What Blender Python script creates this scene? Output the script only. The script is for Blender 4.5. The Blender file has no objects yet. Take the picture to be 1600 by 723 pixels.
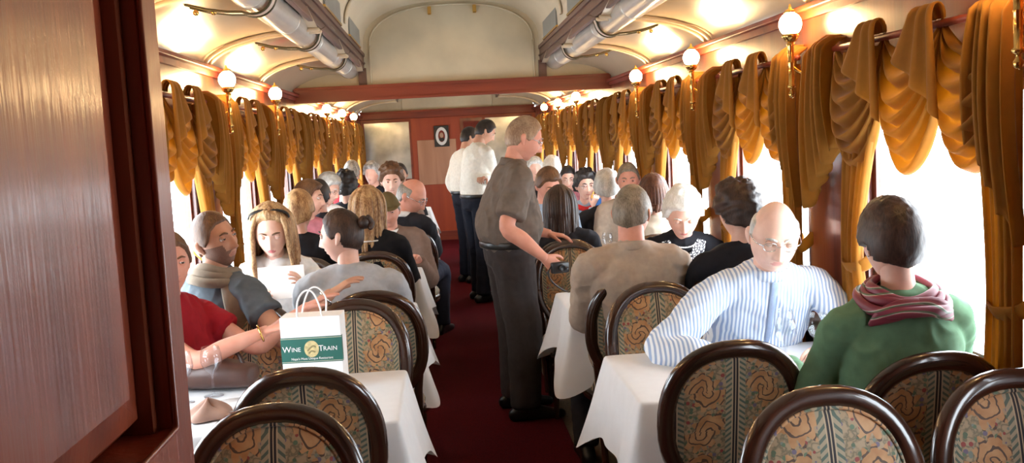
import bpy, bmesh, math, random
import numpy as np
from mathutils import Vector, Matrix, noise as mnoise
random.seed(7); np.random.seed(7)
PI = math.pi
C = bpy.context.scene.collection
SC = bpy.context.scene

# ------------------------------------------------------------------ camera
F, YAW, PITCH, ROLL = 1483.65, 0.0702, 0.0973, -0.0527
EYE = np.array([0, 0, 1.61])
_f = np.array([math.sin(YAW)*math.cos(PITCH), math.cos(YAW)*math.cos(PITCH), -math.sin(PITCH)])
_r = np.array([math.cos(YAW), -math.sin(YAW), 0.0]); _u = np.cross(_r, _f)
_r2 = _r*math.cos(ROLL)+_u*math.sin(ROLL); _u2 = -_r*math.sin(ROLL)+_u*math.cos(ROLL)
cam_d = bpy.data.cameras.new('camera'); cam = bpy.data.objects.new('camera', cam_d); C.objects.link(cam)
cam_d.sensor_width = 36.0; cam_d.lens = F/1600*36.0; cam_d.clip_start = 0.02; cam_d.clip_end = 100
cam.matrix_world = Matrix(((_r2[0], _u2[0], -_f[0], EYE[0]), (_r2[1], _u2[1], -_f[1], EYE[1]), (_r2[2], _u2[2], -_f[2], EYE[2]), (0, 0, 0, 1)))
SC.camera = cam

# ------------------------------------------------------------------ world, exposure
W = bpy.data.worlds.new('world'); SC.world = W; W.use_nodes = True
bg = W.node_tree.nodes['Background']; bg.inputs[0].default_value = (0.86, 0.93, 1.0, 1); bg.inputs[1].default_value = 11.5
SC.view_settings.view_transform = 'Standard'; SC.view_settings.look = 'None'; SC.view_settings.gamma = 1
SC.view_settings.exposure = 0.35; SC.view_settings.use_curve_mapping = False
LAMP_STRENGTH = 95.0
SC.cycles.transparent_max_bounces = 32

# ------------------------------------------------------------------ layout constants (metres)
S = 1.547                      # one bay of the car
LAMP0 = 0.7646                 # first pair of wall lamps
XL, XR = -1.262, 1.568         # side walls
XC = (XL+XR)/2; HALF = (XR-XL)/2
YB, YE, Y0 = 8.62, 15.6, -1.1  # middle bulkhead, end wall, wall behind
ZH = 2.07                      # crown moulding
Z_LAMP = 2.016

# ------------------------------------------------------------------ materials
def newmat(name):
    m = bpy.data.materials.new(name); m.use_nodes = True
    nt = m.node_tree; b = nt.nodes['Principled BSDF']
    return m, nt, b
def N(nt, t, **kw):
    n = nt.nodes.new(t)
    for k, v in kw.items():
        if k.startswith('i_'): n.inputs[int(k[2:])].default_value = v
        else: setattr(n, k, v)
    return n
def L(nt, a, b): nt.links.new(a, b)
def ramp(nt, fac, stops, interp='LINEAR'):
    r = nt.nodes.new('ShaderNodeValToRGB'); r.color_ramp.interpolation = interp
    while len(r.color_ramp.elements) < len(stops): r.color_ramp.elements.new(0.5)
    for e, (p, c) in zip(r.color_ramp.elements, stops):
        e.position = p; e.color = (*c, 1)
    L(nt, fac, r.inputs[0]); return r.outputs[0]
def plain(name, col, rough=0.6, metal=0, noise=0.12, scale=20, bump=0.0, bscale=200, coat=0, sheen=0, stretch=(1, 1, 1), spec=0.5, trans=0.0, tcol=None):
    m, nt, b = newmat(name)
    tc = N(nt, 'ShaderNodeTexCoord'); mp = N(nt, 'ShaderNodeMapping'); mp.inputs['Scale'].default_value = stretch
    L(nt, tc.outputs['Object'], mp.inputs[0])
    n = N(nt, 'ShaderNodeTexNoise'); n.inputs['Scale'].default_value = scale; n.inputs['Detail'].default_value = 4
    L(nt, mp.outputs[0], n.inputs['Vector'])
    c0 = tuple(max(0, x*(1-noise)) for x in col); c1 = tuple(min(1, x*(1+noise)) for x in col)
    L(nt, ramp(nt, n.outputs[0], [(0.3, c0), (0.7, c1)]), b.inputs['Base Color'])
    b.inputs['Roughness'].default_value = rough; b.inputs['Metallic'].default_value = metal
    b.inputs['Specular IOR Level'].default_value = spec
    if coat: b.inputs['Coat Weight'].default_value = coat; b.inputs['Coat Roughness'].default_value = 0.08
    if sheen: b.inputs['Sheen Weight'].default_value = sheen; b.inputs['Sheen Roughness'].default_value = 0.4
    if bump:
        n2 = N(nt, 'ShaderNodeTexNoise'); n2.inputs['Scale'].default_value = bscale; n2.inputs['Detail'].default_value = 3
        L(nt, mp.outputs[0], n2.inputs['Vector'])
        bp = N(nt, 'ShaderNodeBump'); bp.inputs['Strength'].default_value = bump; bp.inputs['Distance'].default_value = 0.01
        L(nt, n2.outputs[0], bp.inputs['Height']); L(nt, bp.outputs[0], b.inputs['Normal'])
    if trans:
        out = [x for x in nt.nodes if x.type == 'OUTPUT_MATERIAL'][0]
        tr = N(nt, 'ShaderNodeBsdfTranslucent'); tr.inputs[0].default_value = (*(tcol or [min(1, x*1.3) for x in col]), 1)
        mx = N(nt, 'ShaderNodeMixShader'); mx.inputs[0].default_value = trans
        L(nt, b.outputs[0], mx.inputs[1]); L(nt, tr.outputs[0], mx.inputs[2]); L(nt, mx.outputs[0], out.inputs[0])
    return m
def wood(name, c0, c1, rough=0.22, coat=1.0, scale=6, stretch=(1, 1, .08), bump=0.05, coatr=0.08, streak=0.0):
    m, nt, b = newmat(name)
    tc = N(nt, 'ShaderNodeTexCoord'); mp = N(nt, 'ShaderNodeMapping'); mp.inputs['Scale'].default_value = stretch
    L(nt, tc.outputs['Object'], mp.inputs[0])
    n = N(nt, 'ShaderNodeTexNoise'); n.inputs['Scale'].default_value = scale; n.inputs['Detail'].default_value = 8; n.inputs['Distortion'].default_value = 0.6
    L(nt, mp.outputs[0], n.inputs['Vector'])
    L(nt, ramp(nt, n.outputs[0], [(0.3, c0), (0.68, c1)]), b.inputs['Base Color'])
    b.inputs['Roughness'].default_value = rough
    b.inputs['Coat Weight'].default_value = coat; b.inputs['Coat Roughness'].default_value = coatr
    n2 = N(nt, 'ShaderNodeTexNoise'); n2.inputs['Scale'].default_value = scale*12; n2.inputs['Detail'].default_value = 3
    L(nt, mp.outputs[0], n2.inputs['Vector'])
    bp = N(nt, 'ShaderNodeBump'); bp.inputs['Strength'].default_value = bump; bp.inputs['Distance'].default_value = 0.01
    L(nt, n2.outputs[0], bp.inputs['Height'])
    L(nt, bp.outputs[0], b.inputs['Normal']); 
    if streak:
        bp2 = N(nt, 'ShaderNodeBump'); bp2.inputs['Strength'].default_value = streak; bp2.inputs['Distance'].default_value = 0.01
        L(nt, n2.outputs[0], bp2.inputs['Height']); L(nt, bp2.outputs[0], b.inputs['Coat Normal'])
    return m
M = {}
M['mahogany'] = wood('mahogany', (0.10, 0.018, 0.008), (0.30, 0.07, 0.025), rough=0.3, coatr=0.12)
M['mahogany_h'] = wood('mahogany_beam', (0.13, 0.014, 0.005), (0.30, 0.045, 0.012), rough=0.5, coat=.12, coatr=0.2, stretch=(.08, 1, 1))
M['panel_red'] = wood('red_mahogany_panel', (0.30, 0.035, 0.008), (0.46, 0.075, 0.014), rough=0.5, coat=.12, coatr=0.15, scale=4)
M['door_wood'] = wood('varnished_door', (0.13, 0.020, 0.008), (0.30, 0.055, 0.018), rough=0.38, coat=.32, coatr=0.13, scale=9, stretch=(1, 1, .05), bump=0.10, streak=0.07)
M['rail_wood'] = wood('ceiling_rail_wood', (0.10, 0.05, 0.035), (0.20, 0.10, 0.07), rough=0.5, coat=0.1, stretch=(1, .08, 1))
M['chair_wood'] = wood('walnut_chair_wood', (0.018, 0.008, 0.005), (0.06, 0.022, 0.012), rough=0.25, coatr=0.10, scale=5, stretch=(1, 1, 1), bump=0.01)
M['cream'] = plain('cream_ceiling_paint', (0.62, 0.50, 0.34), rough=0.30, noise=0.06, scale=3, bump=0.02, bscale=8, coat=0.5)
M['cream2'] = plain('cream_bulkhead_paint', (0.60, 0.53, 0.38), rough=0.5, noise=0.16, scale=2.2, coat=0.1)
M['clere'] = plain('clerestory_paint', (0.66, 0.57, 0.42), rough=0.45, noise=0.05, scale=3)
M['grey'] = plain('clerestory_grey_glass', (0.25, 0.26, 0.25), rough=0.4, noise=0.1, scale=3)
M['frost'] = plain('etched_grey_mirror', (0.42, 0.44, 0.42), rough=0.28, metal=0.5, noise=0.35, scale=3.2, coat=0.4)
M['brass'] = plain('polished_brass', (0.75, 0.48, 0.15), rough=0.18, metal=1, noise=0.05)
M['silver'] = plain('silver_paint', (0.62, 0.60, 0.56), rough=0.32, metal=0.25, noise=0.08, scale=6, coat=0.3)
M['bracket'] = plain('pale_bracket', (0.66, 0.52, 0.42), rough=0.4, noise=0.06)
M['dark_metal'] = plain('dark_metal', (0.08, 0.07, 0.04), rough=0.4, metal=0.6)
M['carpet'] = plain('red_carpet', (0.085, 0.004, 0.007), rough=0.95, noise=0.35, scale=140, bump=0.4, bscale=500, spec=0.1)
M['floor'] = plain('tan_floor_carpet', (0.16, 0.12, 0.08), rough=0.9, noise=0.25, scale=60)
M['velvet'] = plain('gold_velvet', (0.37, 0.165, 0.026), rough=0.75, noise=0.14, scale=30, bump=0.12, bscale=500, sheen=0.2, tcol=(0.66, 0.36, 0.05), trans=0.42, spec=0.2)
M['curtain_dark'] = plain('maroon_curtain', (0.22, 0.045, 0.03), rough=0.8, noise=0.15, scale=20, trans=0.12, sheen=0.2, spec=0.2)
M['linen'] = plain('white_linen', (0.83, 0.84, 0.86), rough=0.75, noise=0.02, bump=0.05, bscale=700, trans=0.12, spec=0.2)
M['paper'] = plain('white_paper', (0.88, 0.88, 0.88), rough=0.6, noise=0.01)
M['green_label'] = plain('green_label', (0.02, 0.13, 0.105), rough=0.5, noise=0.03)
M['cream_ink'] = plain('cream_ink', (0.70, 0.66, 0.50), rough=0.5, noise=0.1, scale=60)
M['maroon_cover'] = plain('maroon_menu_cover', (0.20, 0.02, 0.04), rough=0.4, noise=0.05)
M['napkin'] = plain('taupe_napkin', (0.36, 0.22, 0.17), rough=0.8, noise=0.1)
M['black'] = plain('black_plastic', (0.012, 0.012, 0.014), rough=0.35, noise=0.1)
M['blue_phone'] = plain('blue_phone', (0.02, 0.07, 0.20), rough=0.3, noise=0.1)
M['china'] = plain('white_china', (0.85, 0.85, 0.85), rough=0.12, noise=0.01, coat=0.5)
M['steel'] = plain('steel', (0.6, 0.6, 0.62), rough=0.25, metal=1, noise=0.03)
M['pink'] = plain('pink_cloth', (0.75, 0.25, 0.3), rough=0.8)

def globe_mat():
    m, nt, b = newmat('frosted_lamp_globe')
    b.inputs['Base Color'].default_value = (1, .95, .85, 1)
    b.inputs['Emission Color'].default_value = (1.0, 0.66, 0.30, 1); b.inputs['Emission Strength'].default_value = LAMP_STRENGTH
    return m
M['globe'] = globe_mat()
def glass_mat(name, tint=(1, 1, 1), refl=0.1, fac=0.08):
    m, nt, b = newmat(name); nt.nodes.remove(b)
    out = nt.nodes['Material Output']
    t = N(nt, 'ShaderNodeBsdfTransparent'); t.inputs[0].default_value = (*tint, 1)
    g = N(nt, 'ShaderNodeBsdfGlossy'); g.inputs['Roughness'].default_value = 0.03
    fr = N(nt, 'ShaderNodeLayerWeight'); fr.inputs[0].default_value = .5
    pw = N(nt, 'ShaderNodeMath', operation='POWER'); L(nt, fr.outputs['Facing'], pw.inputs[0]); pw.inputs[1].default_value = 4.0
    ml = N(nt, 'ShaderNodeMath', operation='MULTIPLY_ADD'); L(nt, pw.outputs[0], ml.inputs[0]); ml.inputs[1].default_value = refl*2; ml.inputs[2].default_value = fac*.4
    mx = N(nt, 'ShaderNodeMixShader'); L(nt, ml.outputs[0], mx.inputs[0]); L(nt, t.outputs[0], mx.inputs[1]); L(nt, g.outputs[0], mx.inputs[2])
    L(nt, mx.outputs[0], out.inputs[0]); return m
M['pane'] = glass_mat('window_pane_glass', (0.97, 0.98, 0.98), 0.1)
M['lens'] = glass_mat('spectacle_lens', (0.92, 0.93, 0.94), 0.25)
M['glass'] = glass_mat('clear_drinking_glass', (0.96, 0.97, 0.98), 0.30, 0.10)

def tapestry():
    """striped tapestry: cream ground, black double stripes, rope bands, scrolls, leaves and berries"""
    m, nt, b = newmat('floral_stripe_tapestry')
    tc = N(nt, 'ShaderNodeTexCoord'); sx = N(nt, 'ShaderNodeSeparateXYZ'); L(nt, tc.outputs['Object'], sx.inputs[0])
    def mth(op, a, b_=None, c=None):
        n = N(nt, 'ShaderNodeMath', operation=op)
        for i, v in enumerate([a, b_, c]):
            if v is None: continue
            if isinstance(v, (int, float)): n.inputs[i].default_value = v
            else: L(nt, v, n.inputs[i])
        return n.outputs[0]
    X = sx.outputs[0]; Zr = sx.outputs[2]; Yr = sx.outputs[1]
    Zc = mth('ADD', Zr, mth('MULTIPLY', Yr, 1.0))          # vertical on the back, front to back on the seat
    P = 0.185
    u = mth('SUBTRACT', mth('WRAP', mth('ADD', X, 0.0), P/2, -P/2), 0.0)   # 0 at a stripe centre
    au = mth('ABSOLUTE', u)
    # scroll cells, centred between the stripes
    v = mth('WRAP', X, P, 0.0)                              # 0..P
    cx = mth('SUBTRACT', v, P/2)
    cz = mth('WRAP', Zc, 0.055, -0.055)
    row = mth('SIGN', mth('WRAP', Zc, 0.11, -0.11))
    cx2 = mth('SUBTRACT', cx, mth('MULTIPLY', row, 0.012))
    nz = N(nt, 'ShaderNodeTexNoise'); nz.inputs['Scale'].default_value = 26; L(nt, tc.outputs['Object'], nz.inputs['Vector'])
    wob = mth('MULTIPLY', mth('SUBTRACT', nz.outputs[0], 0.5), 0.03)
    cx3 = mth('ADD', cx2, wob); cz3 = mth('ADD', cz, wob)
    r = mth('SQRT', mth('ADD', mth('MULTIPLY', cx3, cx3), mth('MULTIPLY', cz3, cz3)))
    th = mth('ARCTAN2', cz3, mth('MULTIPLY', cx3, row))
    spiral = mth('SINE', mth('ADD', th, mth('MULTIPLY', r, 340)))
    edge = mth('SINE', mth('MULTIPLY', th, 11)); rr = mth('ADD', r, mth('MULTIPLY', edge, 0.008))
    leafmask = mth('LESS_THAN', rr, 0.050)
    scroll = mth('MULTIPLY', mth('GREATER_THAN', spiral, -0.75), leafmask)
    line = mth('MULTIPLY', mth('LESS_THAN', spiral, -0.75), leafmask)
    vo = N(nt, 'ShaderNodeTexVoronoi'); vo.inputs['Scale'].default_value = 58; L(nt, tc.outputs['Object'], vo.inputs['Vector'])
    berry = mth('LESS_THAN', vo.outputs['Distance'], 0.36)
    sc = N(nt, 'ShaderNodeSeparateColor'); L(nt, vo.outputs['Color'], sc.inputs[0])
    bcol = ramp(nt, sc.outputs[0], [(0.0, (0.10, 0.15, 0.09)), (0.35, (0.16, 0.13, 0.20)), (0.55, (0.30, 0.06, 0.05)), (0.7, (0.13, 0.20, 0.12)), (0.85, (0.20, 0.24, 0.20))], 'CONSTANT')
    def mix(f, a, b_):
        n = N(nt, 'ShaderNodeMix', data_type='RGBA')
        L(nt, f, n.inputs[0])
        for i, c in ((6, a), (7, b_)):
            if isinstance(c, tuple): n.inputs[i].default_value = (*c, 1)
            else: L(nt, c, n.inputs[i])
        return n.outputs[2]
    n3 = N(nt, 'ShaderNodeTexNoise'); n3.inputs['Scale'].default_value = 45; L(nt, tc.outputs['Object'], n3.inputs['Vector'])
    ground = ramp(nt, n3.outputs[0], [(0.40, (0.42, 0.31, 0.19)), (0.5, (0.17, 0.15, 0.09)), (0.58, (0.40, 0.29, 0.17))], 'LINEAR')
    scr = ramp(nt, nz.outputs[0], [(0.35, (0.44, 0.21, 0.08)), (0.65, (0.56, 0.32, 0.15))])
    col = mix(berry, ground, bcol)
    col = mix(scroll, col, scr); col = mix(line, col, (0.10, 0.06, 0.04))
    # rope band
    rope_zone = mth('MULTIPLY', mth('GREATER_THAN', au, 0.011), mth('LESS_THAN', au, 0.030))
    rope = mth('GREATER_THAN', mth('SINE', mth('ADD', mth('MULTIPLY', Zc, 420), mth('MULTIPLY', au, 260))), 0.15)
    ropec = mix(rope, (0.40, 0.33, 0.22), (0.10, 0.14, 0.11))
    col = mix(rope_zone, col, ropec)
    cream_zone = mth('LESS_THAN', au, 0.0115); col = mix(cream_zone, col, (0.50, 0.40, 0.26))
    blk = mth('MULTIPLY', mth('LESS_THAN', au, 0.0075), mth('GREATER_THAN', au, 0.0015)); col = mix(blk, col, (0.015, 0.012, 0.015))
    L(nt, col, b.inputs['Base Color']); b.inputs['Roughness'].default_value = 0.6
    b.inputs['Sheen Weight'].default_value = 0.15
    return m
M['tapestry'] = tapestry()
def stripes_mat(name, c0, c1, period, axis=0, width=0.35):
    m, nt, b = newmat(name)
    tc = N(nt, 'ShaderNodeTexCoord'); w = N(nt, 'ShaderNodeTexWave'); w.wave_type = 'BANDS'; w.bands_direction = 'XYZ'[axis]
    w.inputs['Scale'].default_value = 1/period*0.314; w.inputs['Distortion'].default_value = 0.6; w.inputs['Detail Scale'].default_value = 0.3
    L(nt, tc.outputs['Object'], w.inputs['Vector'])
    L(nt, ramp(nt, w.outputs['Fac'], [(0.0, c1), (width, c1), (width+0.1, c0)]), b.inputs['Base Color'])
    b.inputs['Roughness'].default_value = 0.8; return m
def swirl_mat():
    m, nt, b = newmat('maroon_swirl_silk')
    tc = N(nt, 'ShaderNodeTexCoord'); w = N(nt, 'ShaderNodeTexWave'); w.wave_type = 'RINGS'
    w.inputs['Scale'].default_value = 5.0; w.inputs['Distortion'].default_value = 9; w.inputs['Detail'].default_value = 0
    L(nt, tc.outputs['Object'], w.inputs['Vector'])
    L(nt, ramp(nt, w.outputs['Fac'], [(0, (0.20, 0.03, 0.05)), (0.45, (0.30, 0.06, 0.08)), (0.62, (0.55, 0.50, 0.44)), (0.72, (0.10, 0.13, 0.07)), (0.9, (0.22, 0.03, 0.06))], 'CONSTANT'), b.inputs['Base Color'])
    b.inputs['Roughness'].default_value = 0.5; return m
def embroid_mat():
    m, nt, b = newmat('white_embroidery_on_black')
    tc = N(nt, 'ShaderNodeTexCoord'); v = N(nt, 'ShaderNodeTexVoronoi', feature='DISTANCE_TO_EDGE'); v.inputs['Scale'].default_value = 70
    L(nt, tc.outputs['Object'], v.inputs['Vector'])
    L(nt, ramp(nt, v.outputs['Distance'], [(0, (0.02, 0.02, 0.03)), (0.12, (0.02, 0.02, 0.03)), (0.16, (0.8, 0.82, 0.85))]), b.inputs['Base Color'])
    b.inputs['Roughness'].default_value = 0.7; return m

# ------------------------------------------------------------------ mesh helpers
def tag(o, label=None, cat=None, group=None, kind=None):
    if label: o['label'] = label
    if cat: o['category'] = cat
    if group: o['group'] = group
    if kind: o['kind'] = kind
    return o
def empty(name, loc=(0, 0, 0), rz=0.0, label=None, cat=None, group=None):
    o = bpy.data.objects.new(name, None); C.objects.link(o); o.location = loc; o.rotation_euler = (0, 0, rz); o.empty_display_size = 0.1
    return tag(o, label, cat, group)
class MB:
    def __init__(s): s.v = []; s.f = []; s.mi = []; s.m = 0
    def add(s, V, Fc, mi=None):
        b = len(s.v); s.v.extend([tuple(map(float, p)) for p in V]); s.f.extend([tuple(b+i for i in q) for q in Fc])
        s.mi.extend([s.m if mi is None else mi]*len(Fc)); return s
    def box(s, x0, x1, y0, y1, z0, z1, mi=None, bev=0.0):
        if bev <= 0:
            V = [(x, y, z) for x in (x0, x1) for y in (y0, y1) for z in (z0, z1)]
            return s.add(V, [(0, 1, 3, 2), (4, 6, 7, 5), (0, 4, 5, 1), (2, 3, 7, 6), (0, 2, 6, 4), (1, 5, 7, 3)], mi)
        bm = bmesh.new(); bmesh.ops.create_cube(bm, size=1.0)
        for v in bm.verts: v.co = Vector(((x0+x1)/2+v.co.x*(x1-x0), (y0+y1)/2+v.co.y*(y1-y0), (z0+z1)/2+v.co.z*(z1-z0)))
        bmesh.ops.bevel(bm, geom=bm.edges[:], offset=bev, segments=2, affect='EDGES', profile=0.5)
        bm.verts.index_update(); V = [v.co[:] for v in bm.verts]; Fc = [tuple(v.index for v in f.verts) for f in bm.faces]; bm.free()
        return s.add(V, Fc, mi)
    def loft(s, path, rad, n=12, side=None, cap=True, closed=False, mi=None, sq=2.0, res=0):
        P = np.array(path, float); R = np.array([(r, r) if np.isscalar(r) else tuple(r) for r in rad], float)
        if len(R) == 1: R = np.repeat(R, len(P), 0)
        if res: P, R = catmull(P, res, closed), catmull(R, res, closed)
        k = len(P)
        if closed: T = np.roll(P, -1, 0)-np.roll(P, 1, 0)
        else: T = np.gradient(P, axis=0)
        T /= np.linalg.norm(T, axis=1)[:, None]+1e-12
        a = np.array(side if side is not None else ((1, 0, 0) if abs(T[0][0]) < .8 else (0, 1, 0)), float)
        rings = []; fr = []
        for i in range(k):
            a = a-T[i]*(a@T[i]); a /= np.linalg.norm(a)+1e-12; b = np.cross(T[i], a); fr.append((a.copy(), b))
        th = np.arange(n)*2*PI/n; ct, st = np.cos(th), np.sin(th)
        if sq != 2.0:
            ct = np.sign(ct)*np.abs(ct)**(2/sq); st = np.sign(st)*np.abs(st)**(2/sq)
        def ring(c, a, b, r): return c+np.outer(ct*r[0], a)+np.outer(st*r[1], b)
        if cap and not closed:
            m = (R[0][0]+R[0][1])/2
            for q in (80, 50, 25): rings.append(ring(P[0]-T[0]*m*math.sin(math.radians(q))*cap, *fr[0], R[0]*math.cos(math.radians(q))))
        for i in range(k): rings.append(ring(P[i], *fr[i], R[i]))
        if cap and not closed:
            m = (R[-1][0]+R[-1][1])/2
            for q in (25, 50, 80): rings.append(ring(P[-1]+T[-1]*m*math.sin(math.radians(q))*cap, *fr[-1], R[-1]*math.cos(math.radians(q))))
        nr = len(rings); V = np.concatenate(rings); Fc = []
        for i in range(nr if closed else nr-1):
            j = (i+1) % nr
            for t in range(n): u = (t+1) % n; Fc.append((i*n+t, i*n+u, j*n+u, j*n+t))
        if not closed: Fc.append(tuple(range(n))[::-1]); Fc.append(tuple((nr-1)*n+t for t in range(n)))
        return s.add(V, Fc, mi)
    def lathe(s, prof, c=(0, 0, 0), n=20, mi=None):
        V = []; Fc = []; k = len(prof)
        for r, z in prof:
            for t in range(n): V.append((c[0]+max(r, 1e-4)*math.cos(2*PI*t/n), c[1]+max(r, 1e-4)*math.sin(2*PI*t/n), c[2]+z))
        for i in range(k-1):
            for t in range(n): u = (t+1) % n; Fc.append((i*n+t, i*n+u, (i+1)*n+u, (i+1)*n+t))
        Fc.append(tuple(range(n))[::-1]); Fc.append(tuple((k-1)*n+t for t in range(n)))
        return s.add(V, Fc, mi)
    def ball(s, c, r, n=16, m=10, mi=None):
        r = (r, r, r) if np.isscalar(r) else r
        V = []; Fc = []
        for i in range(m+1):
            ph = PI*min(max(i/m, 0.01), 0.99)
            for t in range(n): V.append((c[0]+r[0]*math.sin(ph)*math.cos(2*PI*t/n), c[1]+r[1]*math.sin(ph)*math.sin(2*PI*t/n), c[2]+r[2]*math.cos(ph)))
        for i in range(m):
            for t in range(n): u = (t+1) % n; Fc.append((i*n+t, (i+1)*n+t, (i+1)*n+u, i*n+u))
        Fc.append(tuple(range(n))); Fc.append(tuple(m*n+t for t in range(n))[::-1])
        return s.add(V, Fc, mi)
    def grid(s, fn, nu, nv, mi=None, closed=False):
        V = [fn(i/(nu-(0 if closed else 1)), j/(nv-1)) for i in range(nu) for j in range(nv)]
        Fc = [(i*nv+j, ((i+1) % nu)*nv+j, ((i+1) % nu)*nv+j+1, i*nv+j+1) for i in range(nu if closed else nu-1) for j in range(nv-1)]
        return s.add(V, Fc, mi)
    def xf(s, Rm, t):
        V = np.array(s.v)@np.array(Rm).T+np.array(t); s.v = [tuple(p) for p in V]; return s
    def merge(s, o, off=0): return s.add(o.v, o.f) if not off else s.add(o.v, o.f, off)
    def mesh(s, name, mats, smooth=True, angle=None):
        me = bpy.data.meshes.new(name); me.from_pydata(s.v, [], s.f); me.update()
        for m in (mats if isinstance(mats, (list, tuple)) else [mats]): me.materials.append(m)
        me.polygons.foreach_set('material_index', s.mi)
        me.polygons.foreach_set('use_smooth', [smooth]*len(s.f))
        bm = bmesh.new(); bm.from_mesh(me); bmesh.ops.recalc_face_normals(bm, faces=bm.faces); bm.to_mesh(me); bm.free()
        if smooth and angle: me.set_sharp_from_angle(angle=math.radians(angle))
        return me
    def build(s, name, mats, parent=None, smooth=True, angle=None, solid=0):
        o = bpy.data.objects.new(name, s.mesh(name, mats, smooth, angle)); C.objects.link(o)
        if parent is not None: o.parent = parent
        if solid:
            md = o.modifiers.new('thick', 'SOLIDIFY'); md.thickness = solid; md.offset = 0
        return o
def catmull(P, k, closed=False):
    P = np.array(P, float); n = len(P); out = []
    for i in range(n if closed else n-1):
        p0 = P[(i-1) % n] if closed else P[max(i-1, 0)]; p1 = P[i]; p2 = P[(i+1) % n]; p3 = P[(i+2) % n] if closed else P[min(i+2, n-1)]
        for j in range(k):
            t = j/k; out.append(.5*((2*p1)+(-p0+p2)*t+(2*p0-5*p1+4*p2-p3)*t*t+(-p0+3*p1-3*p2+p3)*t**3))
    if not closed: out.append(P[-1])
    return np.array(out)
def copy_tree(o, parent=None):
    c = o.copy(); C.objects.link(c); c.parent = parent
    for ch in list(o.children): copy_tree(ch, c)
    return c
def struct(mb, name, mats, smooth=False, **kw):
    o = mb.build(name, mats, smooth=smooth, **kw); o['kind'] = 'structure'; return o
# ================================================================== SETTING
def sx(s, d): return XC+s*d
struct(MB().box(XL-.12, XR+.12, Y0, YE+.2, -.05, 0), 'floor', M['floor'])
tag(MB().box(-.24, .60, -1.0, YE-.02, 0.0, .012).build('carpet_runner', M['carpet'], smooth=False), 'long dark red carpet runner along the aisle floor', 'carpet')
struct(MB().box(XL-.12, XR+.12, Y0-.1, Y0, 0, 3.0), 'wall_back', M['mahogany'])
def win_ks(s): return range(-1, 9) if s > 0 else range(1, 9)
WZ0, WZ1 = 0.86, 1.70
def side_wall(s):
    mb = MB(); X0 = sx(s, HALF); X1 = sx(s, HALF+.06); a, b = min(X0, X1), max(X0, X1)
    mb.box(a, b, Y0, YE+.2, 0, WZ0); mb.box(a, b, Y0, YE+.2, WZ1, ZH+.02)
    ys = [Y0]
    for k in win_ks(s): ys += [LAMP0+k*S+.13, LAMP0+k*S+1.10]
    ys.append(YE+.2)
    for i in range(0, len(ys), 2): mb.box(a, b, ys[i], ys[i+1], WZ0, WZ1)
    struct(mb, 'wall_right' if s > 0 else 'wall_left', M['mahogany'])
    # sill, wainscot rail, raised pilaster panels
    t = MB(); i0 = sx(s, HALF-.035); t.box(min(i0, X0), max(i0, X0), Y0 if s > 0 else 1.2, YE, WZ0-.06, WZ0-.015, bev=.008)
    i0 = sx(s, HALF-.02); t.box(min(i0, X0), max(i0, X0), Y0 if s > 0 else 1.2, YE, 0, .14)
    struct(t, 'trim_1' if s > 0 else 'trim_2', M['mahogany'])
    t = MB()
    i0, i1, i2 = sx(s, HALF-.05), sx(s, HALF-.02), X0
    t.box(min(i0, i2), max(i0, i2), Y0 if s > 0 else 1.2, YE, ZH, ZH+.025, bev=.006); t.box(min(i1, i2), max(i1, i2), Y0 if s > 0 else 1.2, YE, ZH-.03, ZH)
    struct(t, 'trim_3' if s > 0 else 'trim_4', M['mahogany_h'])
    t = MB()
    for k in win_ks(s):
        y0 = LAMP0+k*S+1.15; y1 = LAMP0+(k+1)*S+.08; i0 = sx(s, HALF-.012)
        if y1 > YE: continue
        t.box(min(i0, X0), max(i0, X0), y0, y1, WZ0+.06, 1.80, bev=.006)
    struct(t, 'trim_5' if s > 0 else 'trim_6', M['mahogany'])
for s in (1, -1): side_wall(s)
# windows, each with frame, sash bar and pane
wn = 0
for s in (1, -1):
    for k in win_ks(s):
        wn += 1; y0 = LAMP0+k*S+.13; y1 = y0+.97; xa, xb = sorted((sx(s, HALF+.02), sx(s, HALF+.045)))
        f = MB(); f.box(xa, xb, y0, y0+.03, WZ0, WZ1); f.box(xa, xb, y1-.03, y1, WZ0, WZ1); f.box(xa, xb, y0+.03, y1-.03, WZ0, WZ0+.03); f.box(xa, xb, y0+.03, y1-.03, WZ1-.03, WZ1)
        o = struct(f, 'window_%d' % wn, M['mahogany'])
        xm = sx(s, HALF+.032); g = MB().box(xm-.003, xm+.003, y0+.03, y1-.03, WZ0+.03, WZ1-.03).build('pane', M['pane'], o, smooth=False)
        ld = bpy.data.lights.new('daylight_portal', 'AREA'); ld.shape = 'RECTANGLE'; ld.size = WZ1-WZ0; ld.size_y = .97
        ld.cycles.is_portal = True
        lo = bpy.data.objects.new('daylight_portal', ld); C.objects.link(lo); lo.location = (sx(s, HALF+.065), (y0+y1)/2, (WZ0+WZ1)/2)
        lo.rotation_euler = (0, PI/2 if s > 0 else -PI/2, 0)
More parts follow.
